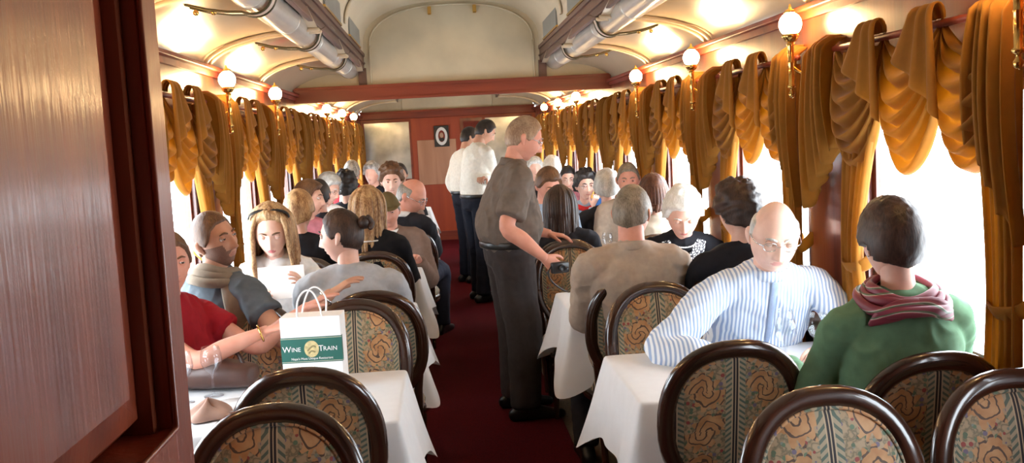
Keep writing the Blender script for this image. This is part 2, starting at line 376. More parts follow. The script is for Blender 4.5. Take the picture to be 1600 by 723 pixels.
# ---------------- ceiling
D_R = 0.785   # rail, from the centre line
def cove_z(t, y, s):
    """t: 0 at the rail .. 1 at the wall; vaulted between the lamps"""
    ph = ((y-LAMP0) % S)/S
    lift = math.sin(PI*ph)**1.3
    return ZH+.03+(.165+.10*lift)*max(0.0, 1-t**2.3)**.62 + .06*(1-t)**2*0
def ceiling_cove(s, ya, yb):
    mb = MB(); ny = int((yb-ya)/.05)
    def fn(u, v):
        t = 1-(1-math.sin(v*PI/2)); y = ya+(yb-ya)*u
        return (sx(s, D_R+t*(HALF+.02-D_R)), y, cove_z(t, y, s))
    mb.grid(fn, ny, 22); return mb
ys_rib = [LAMP0+k*S for k in range(-1, 10)]
for nm, s in (('ceiling_cove_right', 1), ('ceiling_cove_left', -1)):
    struct(ceiling_cove(s, Y0, YE), nm, M['cream'], smooth=True)
    rb = MB()
    for yr in ys_rib:
        if yr < Y0+.1 or yr > YE-.1 or abs(yr-YB) < .2: continue
        for dy, r in ((-.05, .012), (0.05, .012)):
            rb.loft([(sx(s, D_R+t*(HALF-.01-D_R)), yr+dy, cove_z(t, yr, s)-.004) for t in [math.sin(q*PI/40) for q in range(21)]], [(r, r)], n=8, side=(0, 1, 0))
    o = rb.build('trim_7' if s > 0 else 'trim_8', M['cream']); o['kind'] = 'structure'
    # rail beam along the foot of the clerestory
    a, b = sorted((sx(s, D_R+.005), sx(s, D_R+.035)))
    r = MB().box(a, b, Y0, YE, 2.29, 2.42, bev=.005)
    a2, b2 = sorted((sx(s, D_R-.010), sx(s, D_R+.03))); r.box(a2, b2, Y0, YE, 2.40, 2.43, bev=.005); r.box(a2, b2, Y0, YE, 2.335, 2.35, bev=.003)
    struct(r, 'ceiling_rail_right' if s > 0 else 'ceiling_rail_left', M['rail_wood'])
# clerestory vault
def clere_prof(n=28):
    pts = [(-D_R+.0, 2.40), (-D_R+.0, 2.50)]
    for i in range(n+1):
        a = PI-PI*i/n; pts.append((math.copysign(abs(math.cos(a))**.8, math.cos(a))*D_R if abs(math.cos(a)) > 1e-6 else 0, 2.50+.36*math.sin(a)**.9 if math.sin(a) > 0 else 2.50))
    pts += [(D_R, 2.50), (D_R, 2.40)]; return pts
pr = clere_prof(); mb = MB()
V = []; Fc = []
for y in (Y0, YE):
    for d, z in pr: V.append((XC+d, y, z))
n = len(pr)
for i in range(n-1): Fc.append((i, i+1, n+i+1, n+i))
mb.add(V, Fc); struct(mb, 'ceiling', M['clere'], smooth=True)
# transverse ribs of the clerestory
rb = MB()
for y in ys_rib:
    if y < 0 or abs(y-YB) < .3: continue
    rb.loft([(XC+d*.985, y, z-.012) for d, z in pr[1:-1]], [(.035, .014)], n=8, side=(0, 1, 0), cap=False)
struct(rb, 'trim_9', M['clere'], smooth=True)
# clerestory side lights: grey glass with gilt frames, one each side of every bay
for k in range(0, 9):
    for s in (1, -1):
        y0 = LAMP0+k*S+.30; xa, xb = sorted((sx(s, D_R-.012), sx(s, D_R+.01)))
        g = MB().box(xa, xb, y0, y0+.9, 2.445, 2.60, mi=0)
        g.box(xa-.004, xb+.004, y0-.02, y0+.92, 2.43, 2.445, mi=1); g.box(xa-.004, xb+.004, y0-.02, y0+.92, 2.60, 2.615, mi=1)
        wn += 1; struct(g, 'window_%d' % wn, [M['grey'], M['brass']])
# outer roof so no daylight leaks
struct(MB().box(XL-.14, XR+.14, Y0-.1, YE+.25, 2.95, 3.0), 'roof', M['clere'])
for s in (1, -1):
    a, b = sorted((sx(s, HALF+.06), sx(s, HALF+.10))); struct(MB().box(a, b, Y0-.1, YE+.25, ZH, 3.0), 'wall_top_right' if s > 0 else 'wall_top_left', M['clere'])
# ---------------- bulkhead panels over the beam (middle) and over the end wall
def bulkhead(y, t, nm):
    mb = MB(); pts = [(d, z) for d, z in pr]
    low = 2.12
    outline = [(-D_R, low)]+pts+[(D_R, low)]
    n = len(outline); V = [(XC+d, y, z) for d, z in outline]+[(XC+d, y+t, z) for d, z in outline]
    Fc = [tuple(range(n)), tuple(range(n, 2*n))[::-1]]+[(i, (i+1) % n, n+(i+1) % n, n+i) for i in range(n)]
    mb.add(V, Fc)
    for s in (1, -1):   # lunettes over the coves
        ts = [math.sin(q*PI/40) for q in range(21)]
        o = [(sx(s, D_R+tt*(HALF-D_R)), cove_z(tt, y, s)+.02) for tt in ts]+[(sx(s, HALF), low-.02), (sx(s, D_R), low-.02)]
        n = len(o); mb.add([(x, y, z) for x, z in o]+[(x, y+t, z) for x, z in o], [tuple(range(n)), tuple(range(n, 2*n))[::-1]]+[(i, (i+1) % n, n+(i+1) % n, n+i) for i in range(n)])
    struct(mb, nm, M['cream2'])
    # raised moulding that follows the arch
    in_ = MB(); sc = .93
    path = [(XC+d*sc, y-.006, low+.03+(z-low-.03)*.955) for d, z in pr]
    path = [(path[0][0], y-.006, low+.04)]+path+[(path[-1][0], y-.006, low+.04)]
    in_.loft(path, [(.009, .009)], n=8, side=(0, 1, 0)); return in_
m1 = bulkhead(YB, .05, 'wall_bulkhead'); struct(m1, 'trim_10', M['cream2'], smooth=True)
mb = MB()
for d in (-.18, .22):   # two small brass catches on the arch of the bulkhead
    mb2 = MB().box(XC+d-.016, XC+d+.016, YB-.045, YB+.005, 2.74, 2.81, bev=.006)
    tag(mb2.build('brass_catch', M['brass'], smooth=False), 'small brass catch high on the cream bulkhead arch, %s of the pair' % ('left' if d < 0 else 'right'), 'catch', 'catches on the bulkhead arch')
for s in (1, -1):
    xx = sx(s, D_R+.02); struct(MB().box(xx-.035, xx+.035, YB-.03, YB+.02, 2.12, 2.30), 'trim_11' if s > 0 else 'trim_12', M['rail_wood'])
# beam across the car
b = MB().box(XL, XR, YB-.05, YB+.11, 2.02, 2.145, bev=.01); b.box(XL, XR, YB-.062, YB-.04, 2.125, 2.15); b.box(XL, XR, YB-.062, YB-.04, 2.015, 2.035)
struct(b, 'beam', M['mahogany_h'])
# ---------------- end wall
struct(MB().box(XL, XR, YE, YE+.1, 0, 2.16), 'wall_end', M['panel_red'])
m2 = bulkhead(YE-.02, .05, 'wall_end_arch'); struct(m2, 'trim_13', M['cream2'], smooth=True)
b = MB().box(XL, XR, YE-.07, YE+.01, 2.02, 2.13, bev=.01); b.box(XL, XR, YE-.09, YE, 2.12, 2.15, bev=.005); b.box(XL, XR, YE-.03, YE, 0, .16, bev=.004)
struct(b, 'trim_14', M['mahogany_h'])
def framed(name, x0, x1, z0, z1, y, fm, pm, label, cat, fw=.03):
    e = empty(name, ((x0+x1)/2, y, z0), 0, label, cat)
    f = MB(); cx = (x0+x1)/2; h = z1-z0; w = (x1-x0)/2
    for q in ((-w, -w+fw, 0, h), (w-fw, w, 0, h), (-w+fw, w-fw, 0, fw), (-w+fw, w-fw, h-fw, h)): f.box(q[0], q[1], -.025, 0, q[2], q[3])
    f.build('frame', fm, e, smooth=False)
    MB().box(-w+fw, w-fw, -.012, 0, fw, h-fw).build('glass', pm, e, smooth=False); return e
framed('etched_mirror', -1.24, -.46, 1.02, 2.0, YE-.001, M['mahogany_h'], M['frost'], 'large cloudy grey mirror on the end wall, left of the red panel', 'mirror')
framed('etched_mirror', .72, 1.52, 1.02, 2.0, YE-.001, M['mahogany_h'], M['frost'], 'large cloudy grey mirror on the end wall, right of the doorway', 'mirror')
struct(MB().box(-.375, .26, YE-.018, YE, .93, 1.66, bev=.008), 'trim_15', wood('panel_painted_glare', (0.42, 0.20, 0.12), (0.55, 0.30, 0.19), rough=.25, coatr=.12))  # raised mahogany panel, its reflected glare painted in as pale wood tones
o = framed('door_1', .34, .70, 0.02, 1.98, YE-.001, M['mahogany'], M['curtain_dark'], None, None, .05); o['kind'] = 'structure'
# oval portrait in a dark square frame
e = empty('framed_portrait', (.03, YE-.02, 1.54), 0, 'small framed picture with an oval portrait in a white mount, on the end wall', 'picture')
MB().box(-.12, .12, -.03, 0, 0, .34, bev=.006).build('frame', M['black'], e, smooth=False)
def oval(rx, rz, y, zc, t=.004, n=32):
    V = [(rx*math.cos(a*2*PI/n), y, zc+rz*math.sin(a*2*PI/n)) for a in range(n)]+[(rx*math.cos(a*2*PI/n), y-t, zc+rz*math.sin(a*2*PI/n)) for a in range(n)]
    return MB().add(V, [tuple(range(n)), tuple(range(n, 2*n))[::-1]]+[(i, (i+1) % n, n+(i+1) % n, n+i) for i in range(n)])
oval(.095, .145, -.030, .17).build('mount', M['china'], e, smooth=False)
mm = oval(.055, .095, -.034, .17).build('oval_mat', M['curtain_dark'], e, smooth=False)
skin_pic = plain('portrait_skin', (.5, .3, .2)); oval(.030, .042, -.038, .185).build('painted_face', skin_pic, e, smooth=False)
oval(.045, .03, -.0365, .115).build('painted_coat', M['black'], e, smooth=False)
# small picture lamp under the portrait: a spot of warm light
# ---------------- corridor wall with a fielded panel, close on the left
AX = -.33
def corridor():
    st = MB(); yE = 1.188; yR = 1.118; z0 = 1.292
    # stile, bottom rail and lower panel as solids
    st.box(AX-.06, AX, yR, yE, 0, 2.6, bev=.004)
    st.box(AX-.06, AX, -.6, yR, 0, z0)
    st.box(AX-.06, AX, -.6, yR, 2.45, 2.6)
    struct(st, 'wall_corridor', M['door_wood'])
    # bead round the recess
    bd = MB(); bd.loft([(AX+.0015, -.6, z0), (AX+.0015, yR-.004, z0), (AX+.0015, yR, z0+.006), (AX+.0015, yR, 2.6)], [(.0035, .0035)], n=8, side=(1, 0, 0))
    struct(bd, 'trim_16', M['door_wood'], smooth=True)
    # recess back and fielded panel with bevelled margins
    fl = MB(); d0 = AX-.036; d1 = AX-.030; d2 = AX-.018
    yo, zo = yR, z0                      # outer
    y1_, z1_ = yR-.018, z0+.02
    y2_, z2_ = yR-.085, z0+.055
    y3_, z3_ = yR-.092, z0+.062
    prof = [(yo, zo, AX-.058), (y1_, z1_, d0), (y2_, z2_, d1), (y3_, z3_, d2), (y3_-.0, z3_+.0, d2)]
    V = []; Fc = []
    for y, z, x in prof: V += [(x, -.6, z), (x, y, z), (x, y, 2.45)]
    for i in range(len(prof)-1):
        a, b_ = i*3, (i+1)*3; Fc += [(a, a+1, b_+1, b_), (a+1, a+2, b_+2, b_+1)]
    k = (len(prof)-1)*3; V += [(d2, -.6, 2.45)]; Fc.append((k, k+1, k+2, len(V)-1))
    fl.add(V, Fc); struct(fl, 'wall_corridor_panel', M['door_wood'])
    struct(MB().box(XL-.02, AX-.02, 1.10, 1.15, 0, 2.6), 'wall_partition', M['mahogany'])
    struct(MB().box(.62, .68, Y0, .72, 0, 2.6).box(.62, XR+.02, .66, .72, 0, 2.6), 'wall_added_darkening', M['mahogany'])  # unseen walls added to darken what the left panel recess reflects
    struct(MB().box(AX-.06, .68, Y0, .30, 2.30, 2.34), 'ceiling_corridor', M['mahogany'])
corridor()

# ---------------- wall lamps (globe sconces)
def make_sconce():
    r = empty('wall_sconce'); x = -(HALF-1.305)
    MB().ball((x, 0, Z_LAMP), (.046, .046, .048), 24, 16).build('globe', M['globe'], r)
    b = MB(); b.lathe([(.004, -.075), (.022, -.07), (.034, -.052), (.036, -.040), (.028, -.040), (.004, -.05)], (x, 0, Z_LAMP), 20)
    b.build('cup', M['brass'], r)
    c = MB(); c.lathe([(.016, .044), (.024, .046), (.022, .056), (.008, .062), (.005, .075), (.002, .082)], (x, 0, Z_LAMP), 16); c.build('finial_cap', M['brass'], r)
    t = MB(); t.lathe([(.0045, -.30), (.012, -.292), (.013, -.28), (.006, -.27), (.006, -.262), (.016, -.258), (.017, -.25), (.011, -.245), (.012, -.16), (.014, -.155), (.012, -.15), (.013, -.09), (.018, -.078), (.01, -.072)], (x, 0, Z_LAMP), 16)
    t.build('stem', M['brass'], r)
    a = MB(); a.loft([(x, 0, Z_LAMP-.17), (x*.6, 0, Z_LAMP-.20), (x*.3, 0, Z_LAMP-.18), (-.005, 0, Z_LAMP-.16)], [(.007, .007)], n=8, res=5)
    a.build('arm', M['brass'], r)
    MB().box(-.014, 0, -.03, .03, Z_LAMP-.23, Z_LAMP-.09, bev=.006).build('wall_plate', M['brass'], r)
    return r
sc0 = make_sconce(); used = False
ordn = ['nearest', 'second', 'third', 'fourth', 'fifth', 'sixth', 'seventh', 'eighth']
for s, ks in ((1, [1, 2, 3, 4, 6, 7, 8]), (-1, [1, 2, 3, 4, 6, 7, 8])):
    for i, k in enumerate(ks):
        o = sc0 if not used else copy_tree(sc0); used = True
        o.location = (sx(s, HALF), LAMP0+k*S, 0); o.scale = (s, 1, 1)
        sd = 'right' if s > 0 else 'left'
        where = ('%s lit globe lamp from the camera on the %s wall, before the cross beam' if k < 5 else '%s lit globe lamp from the camera on the %s wall, beyond the cross beam') % (ordn[i] , sd)
        tag(o, where, 'lamp', 'globe wall lamps')

# ---------------- swagged valances
def swag_mb(y0, y1, seed):
    rnd = random.Random(seed); ph = rnd.random()*6; dd = rnd.uniform(-.015, .015)
    def fn(u, v):
        w = .92+.22*math.sin(PI*min(1, v*1.2)/2)*math.sin(PI*u)**.5; y = (y0+y1)/2+(u-.5)*(y1-y0)*w*(1.06)
        a = max(0.0, math.sin(PI*u)); sag = a**.55
        D = .095+(.335+dd)*v
        z = 1.905-.035*v-D*sag+.01*math.sin(9*v+ph)*a
        fold = math.sin(2*PI*(6.5*v+.12*math.sin(2*PI*u+ph)))
        x = -.045-.05*math.sin(PI*min(1, v*1.1))*a-.019*fold*a**.35-.035*a*v+ (.05*max(0, v-.9)*10*a)*.4
        return (x, y, z)
    return MB().grid(fn, 33, 84)
def knot_mb(y):
    """the gathered loop that stands over the rod at each peak and falls in a short pointed tail"""
    mb = MB()
    def fn(u, v):
        # v 0..0.35 comes up and over the rod, then hangs
        wd = .05+.09*v
        yy = y+.012+(u-.45)*wd*2
        if v < .3:
            q = v/.3*PI; x = -.055-.035*(1-math.cos(q))*.8; z = 1.90+.045*math.sin(q)
        else:
            q = (v-.3)/.7; x = -.112-.012*q; z = 1.90-q*(.10+.20*(1-u))
        x -= .014*math.sin(u*PI*5)*(.4+.6*v)
        return (x, yy, z)
    return mb.grid(fn, 22, 26)
def jabot_mb(ya, yb, zi, zo, seed):
    """ya: window side, yb: pilaster side"""
    def fn(u, v):
        pin = .62+.38*v; yc = (ya+yb)/2; y = yc+(u-.5)*(yb-ya)*pin
        zb = zi+(zo-zi)*u
        step = .02*math.sin(u*PI*8)
        z = 1.925+.02*math.sin(PI*u)-v*(1.925-zb)+step*v
        x = -.075-.028*math.sin(u*PI*8+seed)-.008*math.sin(u*PI*19)*(.55+.45*v)-.02*math.sin(PI*v)
        if v < .06: x += .05*(1-v/.06)
        return (x, y, z)
    return MB().grid(fn, 64, 26)
PK = [.13, .475, .85, 1.25]
def make_valance():
    r = empty('swag_valance')
    for i in range(3): swag_mb(PK[i], PK[i+1], i).build('swag', M['velvet'], r, solid=.004)
    for y in PK[1:3]: knot_mb(y).build('tail', M['velvet'], r, solid=.004)
    jabot_mb(.26, .06, 1.52, 1.26, 0.5).build('jabot', M['velvet'], r, solid=.004)
    jabot_mb(1.20, 1.46, 1.50, 1.27, 2.0).build('jabot', M['velvet'], r, solid=.004)
    MB().loft([(-.05, .08, 1.885), (-.05, 1.44, 1.885)], [(.012, .012)], n=10).build('rod', M['mahogany_h'], r)
    return r
def panel_mb(ya, yb, tie_y, seed, dirn):
    def fn(u, v):
        z = 1.86-v*(1.86-.62)
        tv = (1.86-1.10)/(1.86-.62)
        if v < tv: q = (v/tv); q = q*q*(3-2*q)
        else: q = 1-.55*min(1, (v-tv)/(1-tv))
        wtop = (yb-ya); wtie = .13; w = wtop*(1-q)+wtie*q
        yc = (ya+yb)/2*(1-q)+tie_y*q
        y = yc+(u-.5)*w
        x = -.05-.016*math.sin(u*PI*9+seed)-.012*math.sin(u*PI*21)*(1-q*.6)-.02*q
        return (x, y, z)
    return MB().grid(fn, 64, 40)
def make_panel(far):
    r = empty('tied_back_curtain')
    if far: p_, ty = panel_mb(.86, 1.13, 1.08, 0, 1), 1.08
    else: p_, ty = panel_mb(.10, .28, .13, 2, -1), .13
    p_.build('drape', M['velvet'], r, solid=.004)
    t = MB(); pts = [(-.01, ty+.075, 1.12), (-.06, ty+.07, 1.085), (-.092, ty, 1.07), (-.06, ty-.07, 1.085), (-.01, ty-.075, 1.13)]
    t.loft(pts, [(.024, .006)], n=10, side=(0, 0, 1), res=5); t.build('tieback', M['velvet'], r)
    return r
val0 = make_valance(); pf0 = make_panel(True); pn0 = make_panel(False); used = False
wlab = ['nearest', 'second', 'third', 'fourth', 'fifth', 'sixth', 'seventh', 'eighth', 'ninth']
for s, ks in ((1, range(0, 9)), (-1, range(1, 9))):
    for i, k in enumerate(ks):
        sd = 'right' if s > 0 else 'left'
        for src, nm, cat, grp in ((val0, 'gold velvet swag valance over the %s window along the %s wall', 'valance', 'gold swag valances'),
                                  (pf0, 'gold curtain tied back at the far edge of the %s window on the %s', 'curtain', 'gold tied-back curtains'),
                                  (pn0, 'gold curtain tied back at the near edge of the %s window on the %s', 'curtain', 'gold tied-back curtains')):
            o = copy_tree(src) if used else src
            o.location = (sx(s, HALF), LAMP0+k*S, 0); o.scale = (s, 1, 1)
            tag(o, nm % (wlab[i], sd), cat, grp)
        used = True
# ---------------- ceiling tubes in saddle brackets
for s in (1, -1):
    sd = 'right' if s > 0 else 'left'; xc = sx(s, D_R+.128); zc = 2.285
    t = MB().loft([(xc, Y0+.2, zc), (xc, YB-.06, zc)], [(.076, .076)], n=28, cap=.05)
    for q in range(1, 9): t.loft([(xc, .2+q*.97, zc), (xc, .215+q*.97, zc)], [(.0785, .0785)], n=28, cap=.1)
    tag(t.build('ceiling_tube', M['silver']), 'pale silver round tube running along the %s side of the ceiling' % sd, 'tube', 'ceiling tubes')
    for k in range(1, 6):
        y = LAMP0+k*S+.35-(.0 if k < 5 else .25)
        if y > YB-.1: continue
        e = empty('tube_bracket', (xc, y, zc), 0, '%s saddle bracket with brass knobs from the camera, under the %s ceiling tube' % (ordn[k-1], sd), 'bracket', 'ceiling tube brackets')
        b = MB()
        pth = [(-s*.10, 0, .02)]+[(.088*math.cos(a)*s, 0, .088*math.sin(a)) for a in np.linspace(PI*1.05, PI*1.66, 12)]+[(s*.10, 0, -.075), (s*.19, 0, -.062), (s*.27, 0, -.04)]
        b.loft(pth, [(.042, .006)], n=10, side=(0, 1, 0)); b.build('saddle', M['bracket'], e)
        g = MB()
        for dy in (-.044, .044): g.loft([(p[0]*1.02, dy, p[2]*1.02-.003) for p in pth], [(.0055, .0055)], n=8, side=(0, 1, 0))
        g.build('edge_strip', M['dark_metal'], e)
        for q in (.17, .245): MB().ball((s*q, 0, -.072), .013, 12, 8).build('knob', M['brass'], e)
        MB().box(-s*.10-.02, -s*.10+.02, -.03, .03, .01, .06, bev=.004).build('foot', M['dark_metal'], e, smooth=False)

# ================================================================== FURNITURE
def sup(th, a, b, n=2.5):
    c, s_ = math.cos(th), math.sin(th)
    return a*math.copysign(abs(c)**(2/n), c), b*math.copysign(abs(s_)**(2/n), s_)
def make_chair():
    r = empty('dining_chair')
    lean = math.radians(9); z0 = .45; cz = .715; A, B = .232, .262
    def tr(x, z, off=0.0):   # point on the tilted, slightly curved back plane
        h = z-z0; y = -.205-h*math.tan(lean)+off-.0+.10*(x*x)/.05*.18
        return (x, y, z)
    # frame: a closed loop, flatter at the bottom
    pts = []
    for i in range(48):
        th = 2*PI*i/48; x, z = sup(th, A-.026, B-.026, 2.35)
        if z < 0: x *= 1-.10*(z/B)**2
        pts.append(tr(x, cz+z))
    f = MB().loft(pts, [(.027, .021)], n=14, closed=True, side=(0, 1, 0)); 
    # swap: wide in the plane of the oval
    f = MB(); P = np.array(pts); cen = P.mean(0)
    k = len(P); V = []; nn = 14
    Tn = np.roll(P, -1, 0)-np.roll(P, 1, 0); Tn /= np.linalg.norm(Tn, axis=1)[:, None]
    nrm = np.array([0, math.cos(lean), math.sin(lean)])
    for i in range(k):
        o_ = np.cross(Tn[i], nrm)
        for t in range(nn):
            a = 2*PI*t/nn; V.append(P[i]+o_*.029*math.cos(a)+nrm*.022*math.sin(a))
    Fc = [(i*nn+t, i*nn+(t+1) % nn, ((i+1) % k)*nn+(t+1) % nn, ((i+1) % k)*nn+t) for i in range(k) for t in range(nn)]
    f.add(V, Fc); f.build('back_frame', M['chair_wood'], r)
    # upholstered back: front dome and flatter rear
    for nm, side, bul in (('back_cushion', 1, .030), ('back_lining', -1, .008)):
        mb = MB()
        def fn(u, v):
            rr = v; th = 2*PI*u; x, z = sup(th, (A-.045)*rr, (B-.045)*rr, 2.35)
            if z < 0: x *= 1-.10*(z/B)**2
            return tr(x, cz+z, side*(.006+bul*max(0, 1-rr**2.6)**.6))
        mb.grid(fn, 48, 12, closed=True); mb.build(nm, M['tapestry'], r)
    # braided border round the front cushion
    b = MB().loft([tr(*(lambda q: (q[0]*(1-.10*(min(q[1], 0)/B)**2), cz+q[1]))(sup(2*PI*i/48, A-.049, B-.049, 2.35)), .012) for i in range(48)], [(.0055, .0055)], n=8, closed=True, side=(0, 1, 0))
    b.build('piping', M['tapestry'], r)
    # seat
    s_ = MB()
    def sf(u, v):
        th = 2*PI*u; x, y = sup(th, .225, .215, 2.6)
        prof = [(0, .487), (.4, .485), (.75, .474), (.93, .455), (1.0, .43), (.985, .405)]
        i = v*(len(prof)-1); a = int(min(i, len(prof)-2)); q = i-a
        rr = prof[a][0]*(1-q)+prof[a+1][0]*q; zz = prof[a][1]*(1-q)+prof[a+1][1]*q
        return (x*rr*(1+.06*y/.2), y*rr, zz)
    s_.grid(sf, 40, 14, closed=True); s_.build('seat', M['tapestry'], r)
    ap = MB(); pth = []
    for i in range(40):
        x, y = sup(2*PI*i/40, .215, .205, 2.6); pth.append((x*(1+.06*y/.2), y, .385))
    ap.loft(pth, [(.030, .016)], n=10, closed=True, side=(0, 0, 1)); ap.build('seat_rail', M['chair_wood'], r)
    for q in (-1, 1):
        l = MB(); l.lathe([(.010, 0), (.014, .02), (.012, .04), (.018, .12), (.022, .22), (.026, .28), (.018, .30), (.028, .315), (.028, .33), (.022, .34), (.028, .36), (.028, .40)], (q*.17, .15, 0), 14)
        l.build('leg', M['chair_wood'], r)
        l = MB().loft([(q*.16, -.24, .0), (q*.165, -.205, .2), (q*.17, -.185, .40), (q*.175, -.195, .50), (q*.19, -.215, .58)], [(.014, .014), (.017, .018), (.022, .022), (.020, .020), (.014, .014)], n=10, res=4)
        l.build('leg', M['chair_wood'], r)
    return r
chair0 = make_chair(); chair_used = [False]
def chair(x, y, face, label, rz=0.0, group='oval-backed dining chairs'):
    o = copy_tree(chair0) if chair_used[0] else chair0; chair_used[0] = True
    o.location = (x, y, 0.012 if -.24 < x < .6 and False else 0); o.rotation_euler = (0, 0, (0 if face > 0 else PI)+math.radians(rz)); tag(o, label, 'chair', group); return o

def TY(k): return 2.905+S*(k-1), 3.581+S*(k-1)
TABW = {1: (.584, 1.535), -1: (-1.24, -.18)}
def cloth_mb(a, b, seed, z=.757, wall=1):
    """a, b half sizes; wall=+1: the +x side is against the wall"""
    rnd = random.Random(seed); ph = [rnd.uniform(0, 6) for _ in range(4)]
    per = []; rc = .03
    # perimeter points with distance to the nearest corner
    def edge(p0, p1, n): return [(p0[0]+(p1[0]-p0[0])*i/n, p0[1]+(p1[1]-p0[1])*i/n) for i in range(n)]
    cs = [(a, -b), (a, b), (-a, b), (-a, -b)]
    pts = []
    for i in range(4): pts += edge(cs[i], cs[(i+1) % 4], 30)
    n = len(pts); V = []; rows = [0, .5, .9, .985, 1.0]
    for rr in rows:
        for x, y in pts: V.append((x*rr, y*rr, z if rr < 1 else z-.004))
    nr = 12
    for j in range(1, nr+1):
        q = j/nr
        for i, (x, y) in enumerate(pts):
            dc = min(math.hypot(x-c[0], y-c[1]) for c in cs); cw = math.exp(-(dc/.13)**2)
            nx = (1 if x > a-1e-4 else (-1 if x < -a+1e-4 else 0)); ny = (1 if y > b-1e-4 else (-1 if y < -b+1e-4 else 0))
            if cw > .02:   # blend the outward direction round the corner
                ox, oy = x/a, y/b; l = math.hypot(ox, oy); w = cw*.85
                nx = nx*(1-w)+ox/l*w; ny = ny*(1-w)+oy/l*w
            l = math.hypot(nx, ny)+1e-6; nx /= l; ny /= l
            fold = math.sin(i*.42+ph[0])*.5+math.sin(i*.23+ph[1])*.5
            ln = .245+.13*cw+.006*fold
            if wall and x*wall > a-1e-4: out = .004*q; ln = .22
            else: out = .012*math.sin(min(1, q*3)*PI/2)+(.045+.075*cw)*q**1.3*(1 if ln > .2 else 1)+.030*fold*q*(1-cw*.5)
            V.append((x+nx*out, y+ny*out, z-.004-ln*q))
    tot = len(rows)+nr; Fc = []
    for j in range(tot-1):
        for i in range(n): Fc.append((j*n+i, j*n+(i+1) % n, (j+1)*n+(i+1) % n, (j+1)*n+i))
    return MB().add(V, Fc)
tabs = {}
for s in (1, -1):
    x0, x1 = TABW[s]; a = (x1-x0)/2; b_ = .338; sd = 'right' if s > 0 else 'left'
    for k in range(1, 8):
        y0, y1 = TY(k); cx, cy = (x0+x1)/2, (y0+y1)/2
        if (s, 'top') not in tabs:
            e = empty('dining_table'); MB().box(-a, a, -b_, b_, .715, .75, bev=.005).build('tabletop', M['chair_wood'], e, smooth=False)
            p_ = MB().lathe([(.05, .03), (.045, .08), (.03, .15), (.035, .4), (.055, .5), (.03, .6), (.06, .70), (.09, .715)], (0, 0, 0), 20); p_.build('pedestal', M['chair_wood'], e)
            for dx, dy in ((.22, 0), (-.22, 0), (0, .2), (0, -.2)): MB().loft([(0, 0, .07), (dx*.5, dy*.5, .06), (dx, dy, .018)], [(.03, .03), (.024, .024), (.018, .018)], n=10, res=3).build('foot', M['chair_wood'], e)
            tabs[(s, 'top')] = e
        else: e = copy_tree(tabs[(s, 'top')])
        nth = ['very nearest, mostly out of view', 'first', 'second', 'third', 'fourth', 'fifth', 'sixth', 'seventh'][k]
        e.location = (cx, cy, 0); tag(e, 'dark wooden dining table under its white cloth, %s along the %s windows' % (nth, sd), 'table', 'dining tables')
        cl = cloth_mb(a+.004, b_+.004, k*7+s, wall=s).build('tablecloth', M['linen'])
        cl.location = (cx, cy, 0); tag(cl, 'white tablecloth with hanging corners on the %s table along the %s windows' % (nth, sd), 'tablecloth', 'white tablecloths')
        md = cl.modifiers.new('s', 'SUBSURF'); md.levels = 1; md.render_levels = 1
